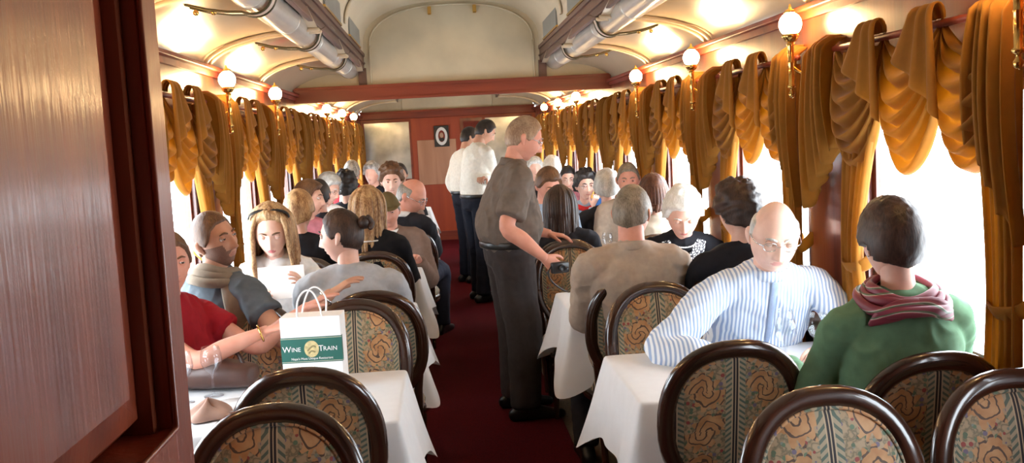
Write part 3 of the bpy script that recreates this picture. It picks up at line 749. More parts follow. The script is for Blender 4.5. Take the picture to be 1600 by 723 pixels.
CH = [ # x, y, facing, rotation, label
 (.885, 1.90, -1, 0, 'empty oval-backed chair facing the camera at the bottom edge, right of the aisle'),
 (1.38, 1.93, -1, 2, 'oval-backed chair cut off by the right edge of the photo'),
 (.842, 3.02, 1, 0, 'empty oval-backed dark wood chair seen from behind beside the near right white table'),
 (1.31, 2.72, 1, 0, 'oval-backed chair in which the person in the green sweater sits'),
 (.87, 3.64, -1, 0, 'empty oval chair facing the camera across the near right table'),
 (1.26, 3.86, -1, 0, 'chair of the man in the striped blue shirt'),
 (.84, 4.46, 1, 0, 'dark oval chair in which the man in the tan shirt sits'),
 (1.31, 4.42, 1, 0, 'chair of the curly dark haired person in black'),
 (.74, 5.40, -1, 0, 'empty chair on whose back the standing man rests his hand'),
 (1.27, 5.42, -1, 0, 'chair of the white haired woman in the embroidered top'),
 (.74, 6.06, 1, 0, 'chair of the long dark haired woman in a black jacket'),
 (1.30, 6.04, 1, 0, 'chair of the brown haired person in a tan top by the third right window'),
 (.78, 6.98, -1, 0, 'chair of the brown haired man looking down, right side'),
 (1.30, 6.98, -1, 0, 'chair of the short grey haired man by the right windows'),
 (1.27, 7.58, 1, 0, 'chair of the curly grey haired person in dark clothes'),
 (.80, 7.60, 1, 0, 'empty chair at the aisle side of the fourth right table'),
 (1.27, 8.52, -1, 0, 'chair of the dark haired woman with a red scarf'),
 (1.30, 10.08, -1, 0, 'chair of the dark haired woman with glasses, far right'),
 (1.20, 10.62, 1, 0, 'chair of the white haired person far along the right windows'),
 (1.12, 11.62, -1, 0, 'chair of a pale haired diner, last but one on the right'),
 (-.46, 2.10, -1, 0, 'oval-backed empty chair cut off by the bottom left, its front to the camera'),
 (-.445, 3.05, 1, 0, 'empty oval chair seen from behind at the near left table with the gift bag'),
 (-.40, 3.68, -1, 0, 'empty oval chair behind the paper gift bag, front to the camera'),
 (-.90, 3.80, -1, -12, 'chair of the person in the red top'),
 (-.34, 4.46, 1, 0, 'dark oval chair in which the ponytailed person in grey sits'),
 (-.93, 4.48, 1, 0, 'chair of the man with the scarf'),
 (-.84, 5.36, -1, 0, 'chair of the long haired blonde woman in white'),
 (-.44, 6.06, 1, 0, 'chair of the straight haired blonde person in black'),
 (-.90, 6.04, 1, 0, 'chair of the short blond haired person in black'),
 (-.38, 7.00, -1, 0, 'chair of the man in the flat cap'),
 (-.94, 7.02, -1, 0, 'chair of the brown haired person by the left windows'),
 (-.30, 7.56, 1, 0, 'chair of the bald man with glasses'),
 (-.94, 7.58, 1, 0, 'chair of the black haired person by the left windows'),
 (-.46, 8.54, -1, 0, 'chair of the brown haired person behind the bald man'),
 (-.98, 8.52, -1, 0, 'chair of the grey haired person with glasses, left side'),
 (-.92, 9.10, 1, 0, 'chair of the dark haired person beyond the left beam end'),
 (-.98, 10.64, 1, 0, 'chair of the grey haired person in a red sweater'),
 (-.84, 11.62, -1, 0, 'chair of the salt and pepper haired person, far left'),
 (-.48, 11.62, -1, 0, 'chair of the dark haired person in front of the grey mirror'),
]
for x, y, fc, rz, lb in CH: chair(x, y, fc, lb, rz)
# ================================================================== PEOPLE
def fabric(name, col, rough=0.85, **kw): return plain(name, col, rough=rough, noise=.08, scale=40, bump=.08, bscale=600, spec=.2, **kw)
def skin(name, col):
    m, nt, b = newmat(name)
    tc = N(nt, 'ShaderNodeTexCoord'); n = N(nt, 'ShaderNodeTexNoise'); n.inputs['Scale'].default_value = 18; n.inputs['Detail'].default_value = 4
    L(nt, tc.outputs['Object'], n.inputs['Vector'])
    L(nt, ramp(nt, n.outputs[0], [(0.35, tuple(c*f for c, f in zip(col, (.93, .86, .84)))), (0.7, tuple(min(1, c*1.05) for c in col))]), b.inputs['Base Color'])
    b.inputs['Roughness'].default_value = .5; b.inputs['Subsurface Weight'].default_value = .12; b.inputs['Subsurface Radius'].default_value = (.012, .005, .003)
    b.inputs['Specular IOR Level'].default_value = .4
    return m
def hairm(name, c0, c1):
    m, nt, b = newmat(name)
    tc = N(nt, 'ShaderNodeTexCoord'); mp = N(nt, 'ShaderNodeMapping'); mp.inputs['Scale'].default_value = (1, 1, .22)
    L(nt, tc.outputs['Object'], mp.inputs[0])
    n = N(nt, 'ShaderNodeTexNoise'); n.inputs['Scale'].default_value = 220; n.inputs['Detail'].default_value = 4; L(nt, mp.outputs[0], n.inputs['Vector'])
    nb_ = N(nt, 'ShaderNodeTexNoise'); nb_.inputs['Scale'].default_value = 28; nb_.inputs['Detail'].default_value = 2; L(nt, mp.outputs[0], nb_.inputs['Vector'])
    ad = N(nt, 'ShaderNodeMath', operation='ADD'); L(nt, n.outputs[0], ad.inputs[0]); L(nt, nb_.outputs[0], ad.inputs[1]); hf = N(nt, 'ShaderNodeMath', operation='MULTIPLY'); L(nt, ad.outputs[0], hf.inputs[0]); hf.inputs[1].default_value = .5
    L(nt, ramp(nt, hf.outputs[0], [(0.40, c0), (0.60, c1)]), b.inputs['Base Color']); b.inputs['Roughness'].default_value = .5
    bp = N(nt, 'ShaderNodeBump'); bp.inputs['Strength'].default_value = .4; bp.inputs['Distance'].default_value = .002
    L(nt, n.outputs[0], bp.inputs['Height']); L(nt, bp.outputs[0], b.inputs['Normal']); return m
SK = {'light': skin('skin_light', (.74, .46, .36)), 'fair': skin('skin_fair', (.80, .54, .44)), 'tan': skin('skin_tan', (.55, .30, .20)), 'ruddy': skin('skin_ruddy', (.68, .33, .24))}
LIP = {k: plain('lips_'+k, c, rough=.4) for k, c in {'light': (.52, .17, .15), 'fair': (.62, .18, .18), 'tan': (.38, .13, .11), 'ruddy': (.50, .19, .15)}.items()}
MLIP = {k: plain('male_lips_'+k, c, rough=.45) for k, c in {'light': (.58, .27, .22), 'fair': (.64, .30, .26), 'tan': (.40, .18, .13), 'ruddy': (.52, .22, .17)}.items()}
STUB = {k: plain('shaved_'+k, c, rough=.7, noise=.2, scale=300) for k, c in {'tan': (.22, .12, .085)}.items()}
HR = {'ginger': hairm('hair_faded_ginger', (.22, .13, .08), (.42, .30, .20)), 'black': hairm('hair_black', (.008, .006, .006), (.03, .022, .02)), 'dkbrown': hairm('hair_dark_brown', (.02, .009, .006), (.06, .028, .018)),
      'brown': hairm('hair_brown', (.08, .035, .015), (.17, .08, .035)), 'auburn': hairm('hair_auburn', (.05, .015, .008), (.13, .045, .02)),
      'blonde': hairm('hair_blonde', (.20, .09, .035), (.58, .38, .19)), 'white': hairm('hair_white', (.62, .60, .54), (.85, .84, .80)),
      'grey': hairm('hair_grey', (.16, .14, .12), (.36, .34, .31)), 'salt': hairm('hair_salt_pepper', (.12, .11, .10), (.50, .49, .46)), 'ltgrey': hairm('hair_light_grey', (.38, .37, .34), (.66, .65, .62)),
      'greybrown': hairm('hair_grey_brown', (.12, .09, .06), (.28, .23, .17))}
EYEW = plain('eye_white', (.55, .50, .47), rough=.15); IRIS = plain('eye_iris', (.03, .02, .015), rough=.1)
FB = {'tan_shirt': fabric('tan_polo', (.44, .36, .29)), 'black': fabric('black_knit', (.012, .012, .016)), 'green': fabric('green_cardigan', (.115, .215, .125)),
      'grey_knit': fabric('light_grey_knit', (.40, .42, .45)), 'white_top': fabric('white_blouse', (.80, .79, .77)), 'red': fabric('dark_red_tee', (.30, .010, .018)),
      'taupe': fabric('taupe_scarf', (.25, .20, .15)), 'slate': fabric('slate_shirt', (.10, .12, .14)), 'olive_shirt': fabric('grey_brown_work_shirt', (.155, .125, .105)),
      'charcoal': fabric('charcoal_trousers', (.045, .038, .038)), 'navy': fabric('navy_black_trousers', (.012, .014, .024)), 'brown_jk': fabric('brown_jacket', (.20, .13, .10)),
      'white_shirt': fabric('white_dress_shirt', (.80, .78, .70)), 'dark_denim': fabric('dark_denim', (.03, .035, .06)), 'khaki': fabric('khaki_trousers', (.25, .2, .13)),
      'redsw': fabric('red_sweater', (.38, .015, .02)), 'redscarf': fabric('red_scarf', (.55, .03, .03)), 'ltblue': fabric('pale_blue_top', (.35, .45, .58)), 'tan_top': fabric('pale_tan_top', (.50, .42, .33)),
      'dkjk': fabric('dark_jacket', (.022, .022, .028)), 'pinktop': fabric('pink_top', (.55, .20, .24)), 'capcloth': fabric('brown_tweed', (.12, .085, .035)), 'tancoat': fabric('tan_coat', (.42, .33, .25)),
      'leather': plain('black_leather', (.01, .01, .01), rough=.35)}
STRIPE = stripes_mat('blue_striped_shirting', (.82, .87, .93), (.34, .45, .66), .014, 0, .42)
SWIRL = swirl_mat(); EMB = embroid_mat()

def basis(yaw, pitch=0, roll=0):
    """columns right, forward, up; yaw 0 looks along +Y, 90 along +X; pitch + looks up; roll + tips towards the right shoulder"""
    y, p, r = map(math.radians, (yaw, pitch, roll))
    f = np.array([math.sin(y)*math.cos(p), math.cos(y)*math.cos(p), math.sin(p)])
    rt = np.array([math.cos(y), -math.sin(y), 0.]); u = np.cross(rt, f)
    r2 = rt*math.cos(r)-u*math.sin(r); u2 = rt*math.sin(r)+u*math.cos(r)
    return np.array([r2, f, u2]).T
def sst(a, b, x):
    t = np.clip((x-a)/(b-a), 0, 1); return t*t*(3-2*t)
def head_grid(nu, nv):
    """directions: front of the face (+y) sampled more densely"""
    D = []
    for j in range(nv+1):
        ph = PI*min(max(j/nv, .004), .996)
        for i in range(nu):
            t = 2*PI*i/nu; az = t-.42*math.sin(t)          # az 0 = front
            D.append((math.sin(ph)*math.sin(az), math.sin(ph)*math.cos(az), math.cos(ph)))
    Fc = []
    for j in range(nv):
        for i in range(nu): Fc.append((j*nu+i, (j+1)*nu+i, (j+1)*nu+(i+1) % nu, j*nu+(i+1) % nu))
    Fc.append(tuple(range(nu))); Fc.append(tuple(nv*nu+i for i in range(nu))[::-1])
    return np.array(D), Fc
def head_shape(D, fem=False, full=0.0, smile=0.0):
    x, y, z = D[:, 0], D[:, 1], D[:, 2]
    P = np.stack([x*.0745, y*.094, z*.117], 1)
    low = sst(.10, -.95, z)
    jaw = .30 if fem else .22
    P[:, 0] *= 1-(jaw-full*.18)*low
    P[:, 0] *= 1-.05*sst(.1, .9, z)
    bk = (y < 0)
    P[:, 1] = np.where(bk, P[:, 1]*(1-.32*sst(-.15, -.9, z)), P[:, 1]*(1-.08*sst(-.2, -1, z)))
    P[:, 1] += np.where(y < 0, -.006*sst(-.3, .5, z)*(-y), 0)
    fr = sst(.15, .75, y)
    P[:, 1] -= fr*.008*sst(.2, .7, np.abs(z)*0+.5)
    def g(cx, cz, sx_, sz_): return np.exp(-((np.abs(P[:, 0])-cx)/sx_)**2-((P[:, 2]-cz)/sz_)**2)*fr
    def g0(cz, sx_, sz_): return np.exp(-(P[:, 0]/sx_)**2-((P[:, 2]-cz)/sz_)**2)*fr
    dy = np.zeros(len(P)); X0, Z0 = P[:, 0].copy(), P[:, 2].copy()
    dy += .0045*g(.026, .030, .020, .009)+.003*g0(.022, .015, .010)
    dy -= .0115*g(.031, .010, .0155, .0115)
    t = np.clip((.016-P[:, 2])/.050, 0, 1)                                   # down the nose
    nose = np.where((P[:, 2] < .020) & (P[:, 2] > -.046), (.006+.019*t**1.15)*np.exp(-(P[:, 0]/(.0075+.005*t))**2), 0)*sst(-.046, -.036, P[:, 2])
    dy += nose*fr+.006*g(.011, -.033, .0065, .0065)
    dy += .004*g(.040, -.018, .018, .018)+full*.006*g(.038, -.045, .022, .03)
    dy += (.0065 if fem else .005)*g0(-.0535, .021, .0048)+(.007 if fem else .005)*g0(-.0655, .017, .0050)-.005*g0(-.0595, .023, .0018)
    dy -= .003*g0(-.075, .02, .005); dy += .008*g0(-.094, .020, .012)
    dy -= smile*.003*g(.032, -.052, .006, .010)
    P[:, 1] += dy
    return P
def eye_pos(sgn): return np.array([sgn*.031, .0715, .0105])
HD = {}
def hgrid(lod):
    if lod not in HD: HD[lod] = head_grid(*{0: (96, 72), 1: (60, 44), 2: (36, 28)}[lod])
    return HD[lod]
def vnoise(P, sc, seed=0):
    return np.array([mnoise.noise(Vector((p[0]*sc+seed, p[1]*sc, p[2]*sc))) for p in P])
def hairline(D):
    x, y, z = D[:, 0], D[:, 1], D[:, 2]
    az = np.degrees(np.arctan2(np.abs(x), y))      # 0 front .. 180 back
    return np.interp(az, [0, 30, 52, 68, 82, 97, 112, 180], [.60, .58, .44, .10, -.06, .02, -.38, -.56])
def make_hair(style, lod, HM, hc, colour, rs, mirror=1):
    """returns an MB in world space"""
    D, Fc = hgrid(min(lod, 1)); P0 = head_shape(D); x, y, z = D[:, 0], D[:, 1], D[:, 2]
    hl = hairline(D); seed = rs.random()*50
    if style in ('bald', 'balding'):
        m = sst(-.02, .05, z-hl)*sst(.62, .40, z)*sst(.35, -.05, y); th = .006
        if style == 'balding': m = np.maximum(m, sst(-.02, .05, z-hl)*.35*sst(.3, -.3, y))
    else:
        m = sst(-.03, .07, z-hl) if style not in ('long', 'bob') else sst(-.03, .07+.30*sst(.3, .8, y), z-hl); th = {'short': .011, 'crop': .007, 'wavy': .019, 'curly': .030, 'fluffy': .026, 'bob': .022, 'long': .016, 'bun': .007, 'cap': .008, 'pixie': .020}[style]
    T = th*m*(1+.35*sst(.2, .9, z))
    if style in ('curly', 'fluffy'): T = T*(1+(.5 if style == 'curly' else .22)*vnoise(P0, 60, seed)+.15*vnoise(P0, 26, seed+9))
    elif style in ('short', 'crop', 'pixie', 'wavy', 'balding'): T = T*(1+.12*vnoise(P0*np.array([1.6, 1.6, .5]), 90, seed)+.06*vnoise(P0, 22, seed))
    else: T = T*(1+.25*vnoise(P0*np.array([2, 2, .3]), 60, seed))
    Pn = P0*np.array([1, 1, 1]); nrm = P0/np.array([.0745, .094, .117])**2; nrm /= np.linalg.norm(nrm, axis=1)[:, None]
    Ph = P0+nrm*(T-.010*(1-m))[:, None]
    if style in ('fluffy', 'pixie', 'wavy') : Ph[:, 1] += .012*sst(.4, .8, y)*sst(.45, .7, z)
    mb = MB().add(Ph, Fc)
    n = 10
    def lock(az, z0, length, off, w, curl=.0, end=.25):
        a = math.radians(az); dx, dyy = math.sin(a), math.cos(a)
        pts = []; rad = []
        top = np.array([dx*.035, dyy*.045-.005, .118*math.sqrt(max(0, 1-.16)) + .012])
        pts.append(top)
        for q, zz in ((.75, .085), (1.0, .035), (1.06, -.03)): pts.append(np.array([dx*(.0745*q+off), dyy*(.094*q+off)-.004, zz]))
        k = 5
        for j in range(1, k+1):
            q = j/k; sp = 1.06+.12*math.sin(q*PI*.6)+curl*math.sin(q*7+az)
            fx = dx*(.0745*sp+off)*(1-end*q*.4); fy = dyy*(.09*sp+off)*(1-end*q)-.004
            if dyy > 0: fy = dyy*(.094+off)*(1-.1*q)
            pts.append(np.array([fx, fy, -.03-length*q]))
        rad = [(w*.5, .008), (w, .010), (w, .012), (w, .013)]+[(w*(1.0-.5*(j/k)**2), .012*(1-.5*j/k)) for j in range(1, k+1)]
        sd = np.array([dyy, -dx, 0])
        mb.loft(pts, rad, n=8, side=sd, res=3)
    if style == 'long':
        for az in np.linspace(64, 296, 34): lock(az+rs.uniform(-3, 3), 0, rs.uniform(.16, .24), .010+.012*rs.random(), rs.uniform(.011, .019), rs.uniform(.02, .05), rs.uniform(.1, .3))
        for az in (56, 62, 70, 290, 298, 304): lock(az+rs.uniform(-3, 3), 0, rs.uniform(.20, .27), rs.uniform(.008, .020), .012, rs.uniform(.03, .07), rs.uniform(-.1, .1))
    if style == 'straight' : pass
    if style == 'bob':
        for az in np.linspace(70, 290, 20): lock(az, 0, .055+.012*rs.random(), .012, .018, 0, .35)
    if style == 'bun':
        mb.ball((.0, -.112, .055), (.030, .026, .030), 16, 12)
        mb.loft([(.0, -.135, .075), (.012, -.145, .05), (.0, -.14, .03)], [(.012, .012)], n=8, res=4)
    mb.xf(HM, hc); return mb
def remesh(mb, vox, smooth=3, disp=None, mask=None):
    me = mb.mesh('tmp', [M['black']]); o = bpy.data.objects.new('tmp', me); C.objects.link(o)
    md = o.modifiers.new('r', 'REMESH'); md.mode = 'VOXEL'; md.voxel_size = vox; md.use_smooth_shade = True
    bpy.context.view_layer.update(); dg = bpy.context.evaluated_depsgraph_get(); ev = o.evaluated_get(dg); m2 = ev.to_mesh()
    n = len(m2.vertices); V = np.empty(n*3); m2.vertices.foreach_get('co', V); V = V.reshape(-1, 3).copy()
    Fc = [tuple(p.vertices) for p in m2.polygons]
    E = np.empty(len(m2.edges)*2, int); m2.edges.foreach_get('vertices', E); E = E.reshape(-1, 2).copy()
    ev.to_mesh_clear(); bpy.data.objects.remove(o); bpy.data.meshes.remove(me)
    deg = np.bincount(E.ravel(), minlength=n).astype(float)[:, None]
    def lap(V):
        A = np.zeros_like(V)
        for c in range(3): A[:, c] = np.bincount(E[:, 0], V[E[:, 1], c], n)+np.bincount(E[:, 1], V[E[:, 0], c], n)
        return A/deg
    for i in range(smooth): V = V*.4+lap(V)*.6; 
    if disp:
        # crude normals from the mesh faces
        me = bpy.data.meshes.new('t2'); me.from_pydata(V.tolist(), [], Fc); me.update(); Nn = np.empty(n*3); me.vertices.foreach_get('normal', Nn); Nn = Nn.reshape(-1, 3); bpy.data.meshes.remove(me)
        amp, sc, seed = disp
        d = vnoise(V*np.array([1, 1, .7]), sc, seed)+.5*vnoise(V, sc*2.3, seed+5)
        d = 1-2*np.abs(d)                     # ridged: creases
        V = V+Nn*((d*.5)*amp)[:, None]
    return MB().add(V, Fc)
def ik(Sh, Wr, l1, l2, pole):
    d = Wr-Sh; L_ = np.linalg.norm(d)
    if L_ > (l1+l2)*.998: s = L_/((l1+l2)*.998); l1 *= s; l2 *= s
    u = d/L_; a = (l1*l1-l2*l2+L_*L_)/(2*L_); h = math.sqrt(max(0, l1*l1-a*a))
    p = pole-u*(pole@u); p /= np.linalg.norm(p)+1e-9
    return Sh+u*a+p*h
def hand_mb(wr, fwd, palm, right, sc=1.0, curl=.35, spread=1.0, cam_grip=False):
    """wr wrist point, fwd finger direction, palm: direction the palm faces"""
    f = fwd/np.linalg.norm(fwd); p = palm-f*(palm@f); p /= np.linalg.norm(p); sd = np.cross(f, p)   # thumb side for a left hand when palm down
    if right: sd = -sd
    sd = -sd
    mb = MB(); h = MB()
    def W(a, b, c): return np.array([a, b, c])   # local: a thumb side, b forward, c palm side
    h.loft([W(0, -.02, 0), W(0, .01, 0), W(.002, .045, .002), W(0, .085, 0)], [(.024, .018), (.029, .017), (.038, .015), (.040, .011)], n=14, side=(1, 0, 0), res=3, cap=.5)
    for i, (bx, ln, r) in enumerate(((.029, .070, .0085), (.010, .078, .0088), (-.010, .072, .0083), (-.028, .057, .0075))):
        ang = 0; p0 = W(bx, .078-abs(bx)*.15, 0); pts = [p0-W(0, .02, 0), p0]; dirx = bx*1.8*spread
        for seg, fr in enumerate((.45, .30, .25)):
            ang += curl*(1.0 if seg else .7)*(1+.12*i)
            dv = W(dirx, math.cos(ang), math.sin(ang)); dv /= np.linalg.norm(dv); p0 = p0+dv*ln*fr; pts.append(p0)
        h.loft(pts, [(r*1.05, r)]*2+[(r, r*.95), (r*.95, r*.9), (r*.8, r*.75)], n=8, side=(1, 0, 0), res=3)
    t = [W(.020, .015, .004), W(.042, .038, .010), W(.056, .062, .014+.02*curl), W(.058, .085, .020+.04*curl)]
    h.loft(t, [(.014, .012), (.0115, .0105), (.0098, .009), (.0075, .007)], n=8, side=(0, 0, 1), res=3)
    R = np.array([sd, f, p]).T*sc
    return h.xf(R, wr)
def person(name, label, hc, yaw, pelvis, hy=None, hp=0, hr=0, sc=1.0, sk='light', hair=('short', 'brown'), top='black', sleeve='long', bottom='dark_denim', lod=1,
           hands=None, glasses=False, fem=False, full=0.0, stand=False, beard=False, wide=1.0, collar=None, smile=0, group='seated diners', feet=None, poles=None, curls=(.35, .35), belly=0.0, extra=None, knees=None, closed=False, sleeve_to=None, dev=None, hmul=1.0, palms=None, baggy=0.0):
    rs = random.Random(name+str(hc)); hc = np.array(hc, float); px, py = pelvis; pz = (.93 if stand else .53)*(1 if not stand else sc)
    B = basis(yaw); Rt, Fw, Up = B[:, 0], B[:, 1], B[:, 2]
    HM = basis(yaw if hy is None else hy, hp, hr)*sc*hmul
    root = empty(name, (px, py, 0), 0, label, 'person', group); org = np.array([px, py, 0.])
    pel = np.array([px, py, pz])
    nb = hc+(-Fw*.035-Up*.155)*sc*.5+(HM@np.array([0, -.035/sc, -.155/sc]))*.5*sc if False else hc+(HM/hmul@np.array([0, -.022, -.100]))-Up*.045*sc-Fw*.012   # neck base
    d = nb-pel; tl = np.linalg.norm(d)
    # spine: curve from pelvis up to the neck base
    sp = lambda t: pel+d*t+Fw*(-.035*math.sin(PI*t))*sc*(1 if not stand else .4)
    w = wide*sc; be = belly
    Wd = {0: (.160, .125), .12: (.170, .135+.3*be), .35: (.152, .118+be), .58: (.158, .118+.6*be), .78: (.168, .108), .90: (.140, .085), .96: (.100, .070), 1.0: (.072, .062)}
    if fem: Wd = {0: (.17, .125), .12: (.178, .135), .35: (.135, .105), .58: (.144, .125), .78: (.148, .098), .90: (.118, .076), .96: (.085, .062), 1.0: (.060, .056)}
    ts = sorted(Wd); w = 1+(wide-1)*.8; w *= sc; shw = (.142 if fem else .163)*w; shd = .075*sc
    def torso(mb, g, neckend=True):
        tt = [t for t in ts]; pts = [sp(t) for t in tt]
        gg = lambda t: (-.006 if (stand and g > 0 and t < .14) else g+(.012 if stand and g > 0 and t < .5 else 0))
        mb.loft(pts, [(Wd[t][0]*w+gg(t), Wd[t][1]*sc+gg(t)) for t in tt], n=28, side=Rt, res=4, sq=2.3, cap=.4)
    sd = sp(1.0)-sp(.85); sd /= np.linalg.norm(sd)
    hd = HM[:, 0]*0
    vox = {0: .0065, 1: .009, 2: .013}[lod]
    Sh = {}; El = {}; Wr = {}
    hands = hands or (None, None)
    l1, l2 = .29*sc, .255*sc
    for i, s in enumerate((-1, 1)):      # left, right
        Sh[s] = sp(.89)+Rt*s*shw-np.array([0, 0, .018])
        tgt = hands[i]
        if tgt is None:
            tgt = (pel+Fw*.30+Rt*s*.13+Up*.13) if not stand else (Sh[s]-Up*.50*sc+Fw*.06+Rt*s*.04)
        Wr[s] = np.array(tgt, float)
        pole = (-Up*1.0+Rt*s*.30-Fw*.35) if not (poles and poles[i] is not None) else np.array(poles[i], float)
        El[s] = ik(Sh[s], Wr[s], l1, l2, pole)
    # ---- skin body: torso, neck, arms, hands, (legs)
    mb = MB(); torso(mb, -.024)
    neckr = (.048 if fem else .058)*sc
    skull = hc+HM@np.array([0, -.022, -.045])
    mb.loft([sp(.93), nb, (nb+skull)/2+HM[:, 1]*0, skull], [(neckr*1.25, neckr*1.15), (neckr*1.08, neckr*1.05), (neckr*.98, neckr), (neckr*.98, neckr)], n=16, side=Rt, res=4)
    armr = (.041 if fem else .050)*sc*(wide*.5+.5)
    legs = []
    for s in (-1, 1):
        hip = pel+Rt*s*.085*sc
        if stand:
            an = np.array(feet[0 if s < 0 else 1], float) if feet else hip*np.array([1, 1, 0])+Up*.09
            kn = (hip+an)/2+Fw*.025
        else:
            kn = hip+Fw*.42*sc+Rt*s*.03+Up*.01 if not knees else np.array(knees[0 if s < 0 else 1], float); an = np.array([kn[0]-Fw[0]*.03, kn[1]-Fw[1]*.03, .09])
            if feet: an = np.array(feet[0 if s < 0 else 1], float)
        legs.append((hip, kn, an))
        mb.loft([hip, (hip+kn)/2, kn, (kn*.55+an*.45), an], [(.080*sc,)*2, (.066*sc,)*2, (.050*sc,)*2, (.048*sc,)*2, (.030*sc,)*2], n=12, res=4)
    for s in (-1, 1):
        mb.loft([sp(.98), sp(.945)+Rt*s*shw*.45, Sh[s]+Up*.004], [(.040*sc, .034*sc), (.042*sc, .036*sc), (.036*sc, .034*sc)], n=12, res=3)
        mb.loft([sp(.88)+Rt*s*shw*.4, Sh[s], (Sh[s]+El[s])/2, El[s], El[s]*.6+Wr[s]*.4, Wr[s]*.9+El[s]*.1, Wr[s]], [(armr*.8, armr*.8), (armr*.85,)*2, (armr*.86,)*2, (armr*(.66 if sleeve in ('long', 'elbow') else .78),)*2, (armr*.80,)*2, (armr*.52,)*2, (armr*.50, armr*.5)], n=12, res=4)
    body = remesh(mb, vox, 3)
    # hands: fine mesh
    for i, s in enumerate((-1, 1)):
        fd = Wr[s]-El[s]; fd /= np.linalg.norm(fd)
        pl = np.array(palms[i], float) if palms and palms[i] is not None else -Up
        if abs(fd@Up) > .75 and not (palms and palms[i] is not None): pl = -Rt*s
        elif abs(pl@fd) < .9: fd = fd*.7+ (fd-pl*(fd@pl))*.3
        hm = hand_mb(Wr[s], fd, pl, s > 0, sc*(.90 if fem else 1.0), curls[i])
        if lod <= 1: hm = remesh(hm, .0032 if lod == 0 else .004, 1)
        body.add(hm.v, hm.f)
    # head
    D, Fc = hgrid(lod); P = head_shape(D, fem, full, smile)
    Vw = P@HM.T+hc; nb0 = len(body.v)
    lips = (np.abs(P[:, 0]) < .022-(np.abs(P[:, 2]+.0595)*.9)) & (np.abs(P[:, 2]+.0595) < .0105) & (P[:, 1] > .06)
    brd = np.zeros(len(P), bool)
    if beard: brd = ((P[:, 2] < -.040+.10*np.clip((np.abs(P[:, 0])-.03)/.04, 0, 1)) & (P[:, 1] > -.02) & (P[:, 2] < -.01) & ~lips & ~((np.abs(P[:, 0]) < .012) & (P[:, 2] > -.044)))
    mi = [1 if all(lips[v] for v in q) else (2 if all(brd[v] for v in q) else 0) for q in Fc]
    b0 = len(body.v); body.v.extend(map(tuple, Vw)); body.f.extend([tuple(b0+i for i in q) for q in Fc]); body.mi.extend(mi)
    for s in (-1, 1):   # ears
        e = MB(); e.loft([(s*.0735, -.014, .020), (s*.080, -.020, .010), (s*.079, -.016, -.010), (s*.073, -.008, -.026)], [(.006, .010), (.007, .016), (.006, .012), (.005, .006)], n=10, side=(1, 0, 0), res=3)
        e.xf(HM, hc); body.add(e.v, e.f, 0)
    body.v = [tuple(np.array(p)-org) for p in body.v]
    bo = body.build('body', [SK[sk], LIP[sk] if fem else MLIP[sk], STUB['tan'] if beard else SK[sk]], root)
    face_seen = lod < 2 or True
    # eyes, brows
    if lod <= 1:
        for s in (-1, 1):
            ep = eye_pos(s); e = MB(); e.ball((0, 0, 0), .0120, 16, 12, mi=0)
            e.v = [tuple(q) for q in e.v]
            c = MB(); c.lathe([(.0055, 0.0), (.0055, .0012), (.001, .0018)], (0, 0, 0), 12); c.v = [(a, .0112+z*1.0, -.002*0+b) for a, b, z in c.v]
            if not closed: e.add(c.v, c.f, 1)
            e.v = [(a+ep[0], b+ep[1], q+ep[2]) for a, b, q in e.v]; e.xf(HM, hc-org); e.build('eye', [EYEW, IRIS], root)
            # lids
            l = MB()
            z_hi = 1.2; z_lo = -.05 if closed or hp < -12 else .16
            def lidf(u, v):
                a = PI*(.08+.84*u); el = z_hi+(z_lo-z_hi)*v; r = .0131
                return (ep[0]+r*math.cos(a)*math.cos(el), ep[1]+r*math.sin(a)*math.cos(el), ep[2]+r*math.sin(el))
            l.grid(lidf, 10, 6); l.xf(HM, hc-org); l.build('eyelid', SK[sk], root, solid=.001)
            l2_ = MB()
            def lidg(u, v):
                a = PI*(.08+.84*u); el = -1.2+(-.26+1.2)*v; r = .0129
                return (ep[0]+r*math.cos(a)*math.cos(el), ep[1]+r*math.sin(a)*math.cos(el), ep[2]+r*math.sin(el))
            l2_.grid(lidg, 10, 6); l2_.xf(HM, hc-org); l2_.build('eyelid', SK[sk], root, solid=.001)
            bw = MB().loft([(s*.014, .0905, .0275), (s*.028, .0885, .033), (s*.044, .0765, .029)], [(.0035, .003), (.004, .003), (.002, .002)], n=6, side=(0, 0, 1), res=3)
            bw.xf(HM, hc-org); bw.build('eyebrow', HR[hair[1]] if hair[1] not in ('blonde',) else HR['brown'], root)
    if glasses:
        g = MB()
        for s in (-1, 1):
            cx, cz = s*.031, .006
            g.loft([(cx+.021*math.copysign(abs(math.cos(a))**.8, math.cos(a)), .091-.004*abs(math.cos(a)), cz+.014*math.copysign(abs(math.sin(a))**.8, math.sin(a))) for a in np.linspace(0, 2*PI, 24, endpoint=False)], [(.0013, .0013)], n=6, closed=True, side=(0, 1, 0))
            g.loft([(s*.052, .086, .010), (s*.072, .060, .010), (s*.0785, -.01, .010), (s*.077, -.03, -.004)], [(.0013, .0018)], n=6, res=3)
        g.loft([(-.010, .094, .008), (0, .098, .012), (.010, .094, .008)], [(.0013, .0013)], n=6, res=3)
        g.xf(HM, hc-org); go = g.build('glasses', M['steel'], root)
        for s in (-1, 1):
            q = MB(); q.add([(s*.031+.020*math.cos(a), .0905, .006+.0135*math.sin(a)) for a in np.linspace(0, 2*PI, 20, endpoint=False)], [tuple(range(20))]); q.xf(HM, hc-org); q.build('lens', M['lens'], go)
    # hair
    if hair[0]:
        h = make_hair('crop' if hair[0] == 'cap' else hair[0], lod, HM, hc-org, hair[1], rs); h.build('hair', HR[hair[1]], root)
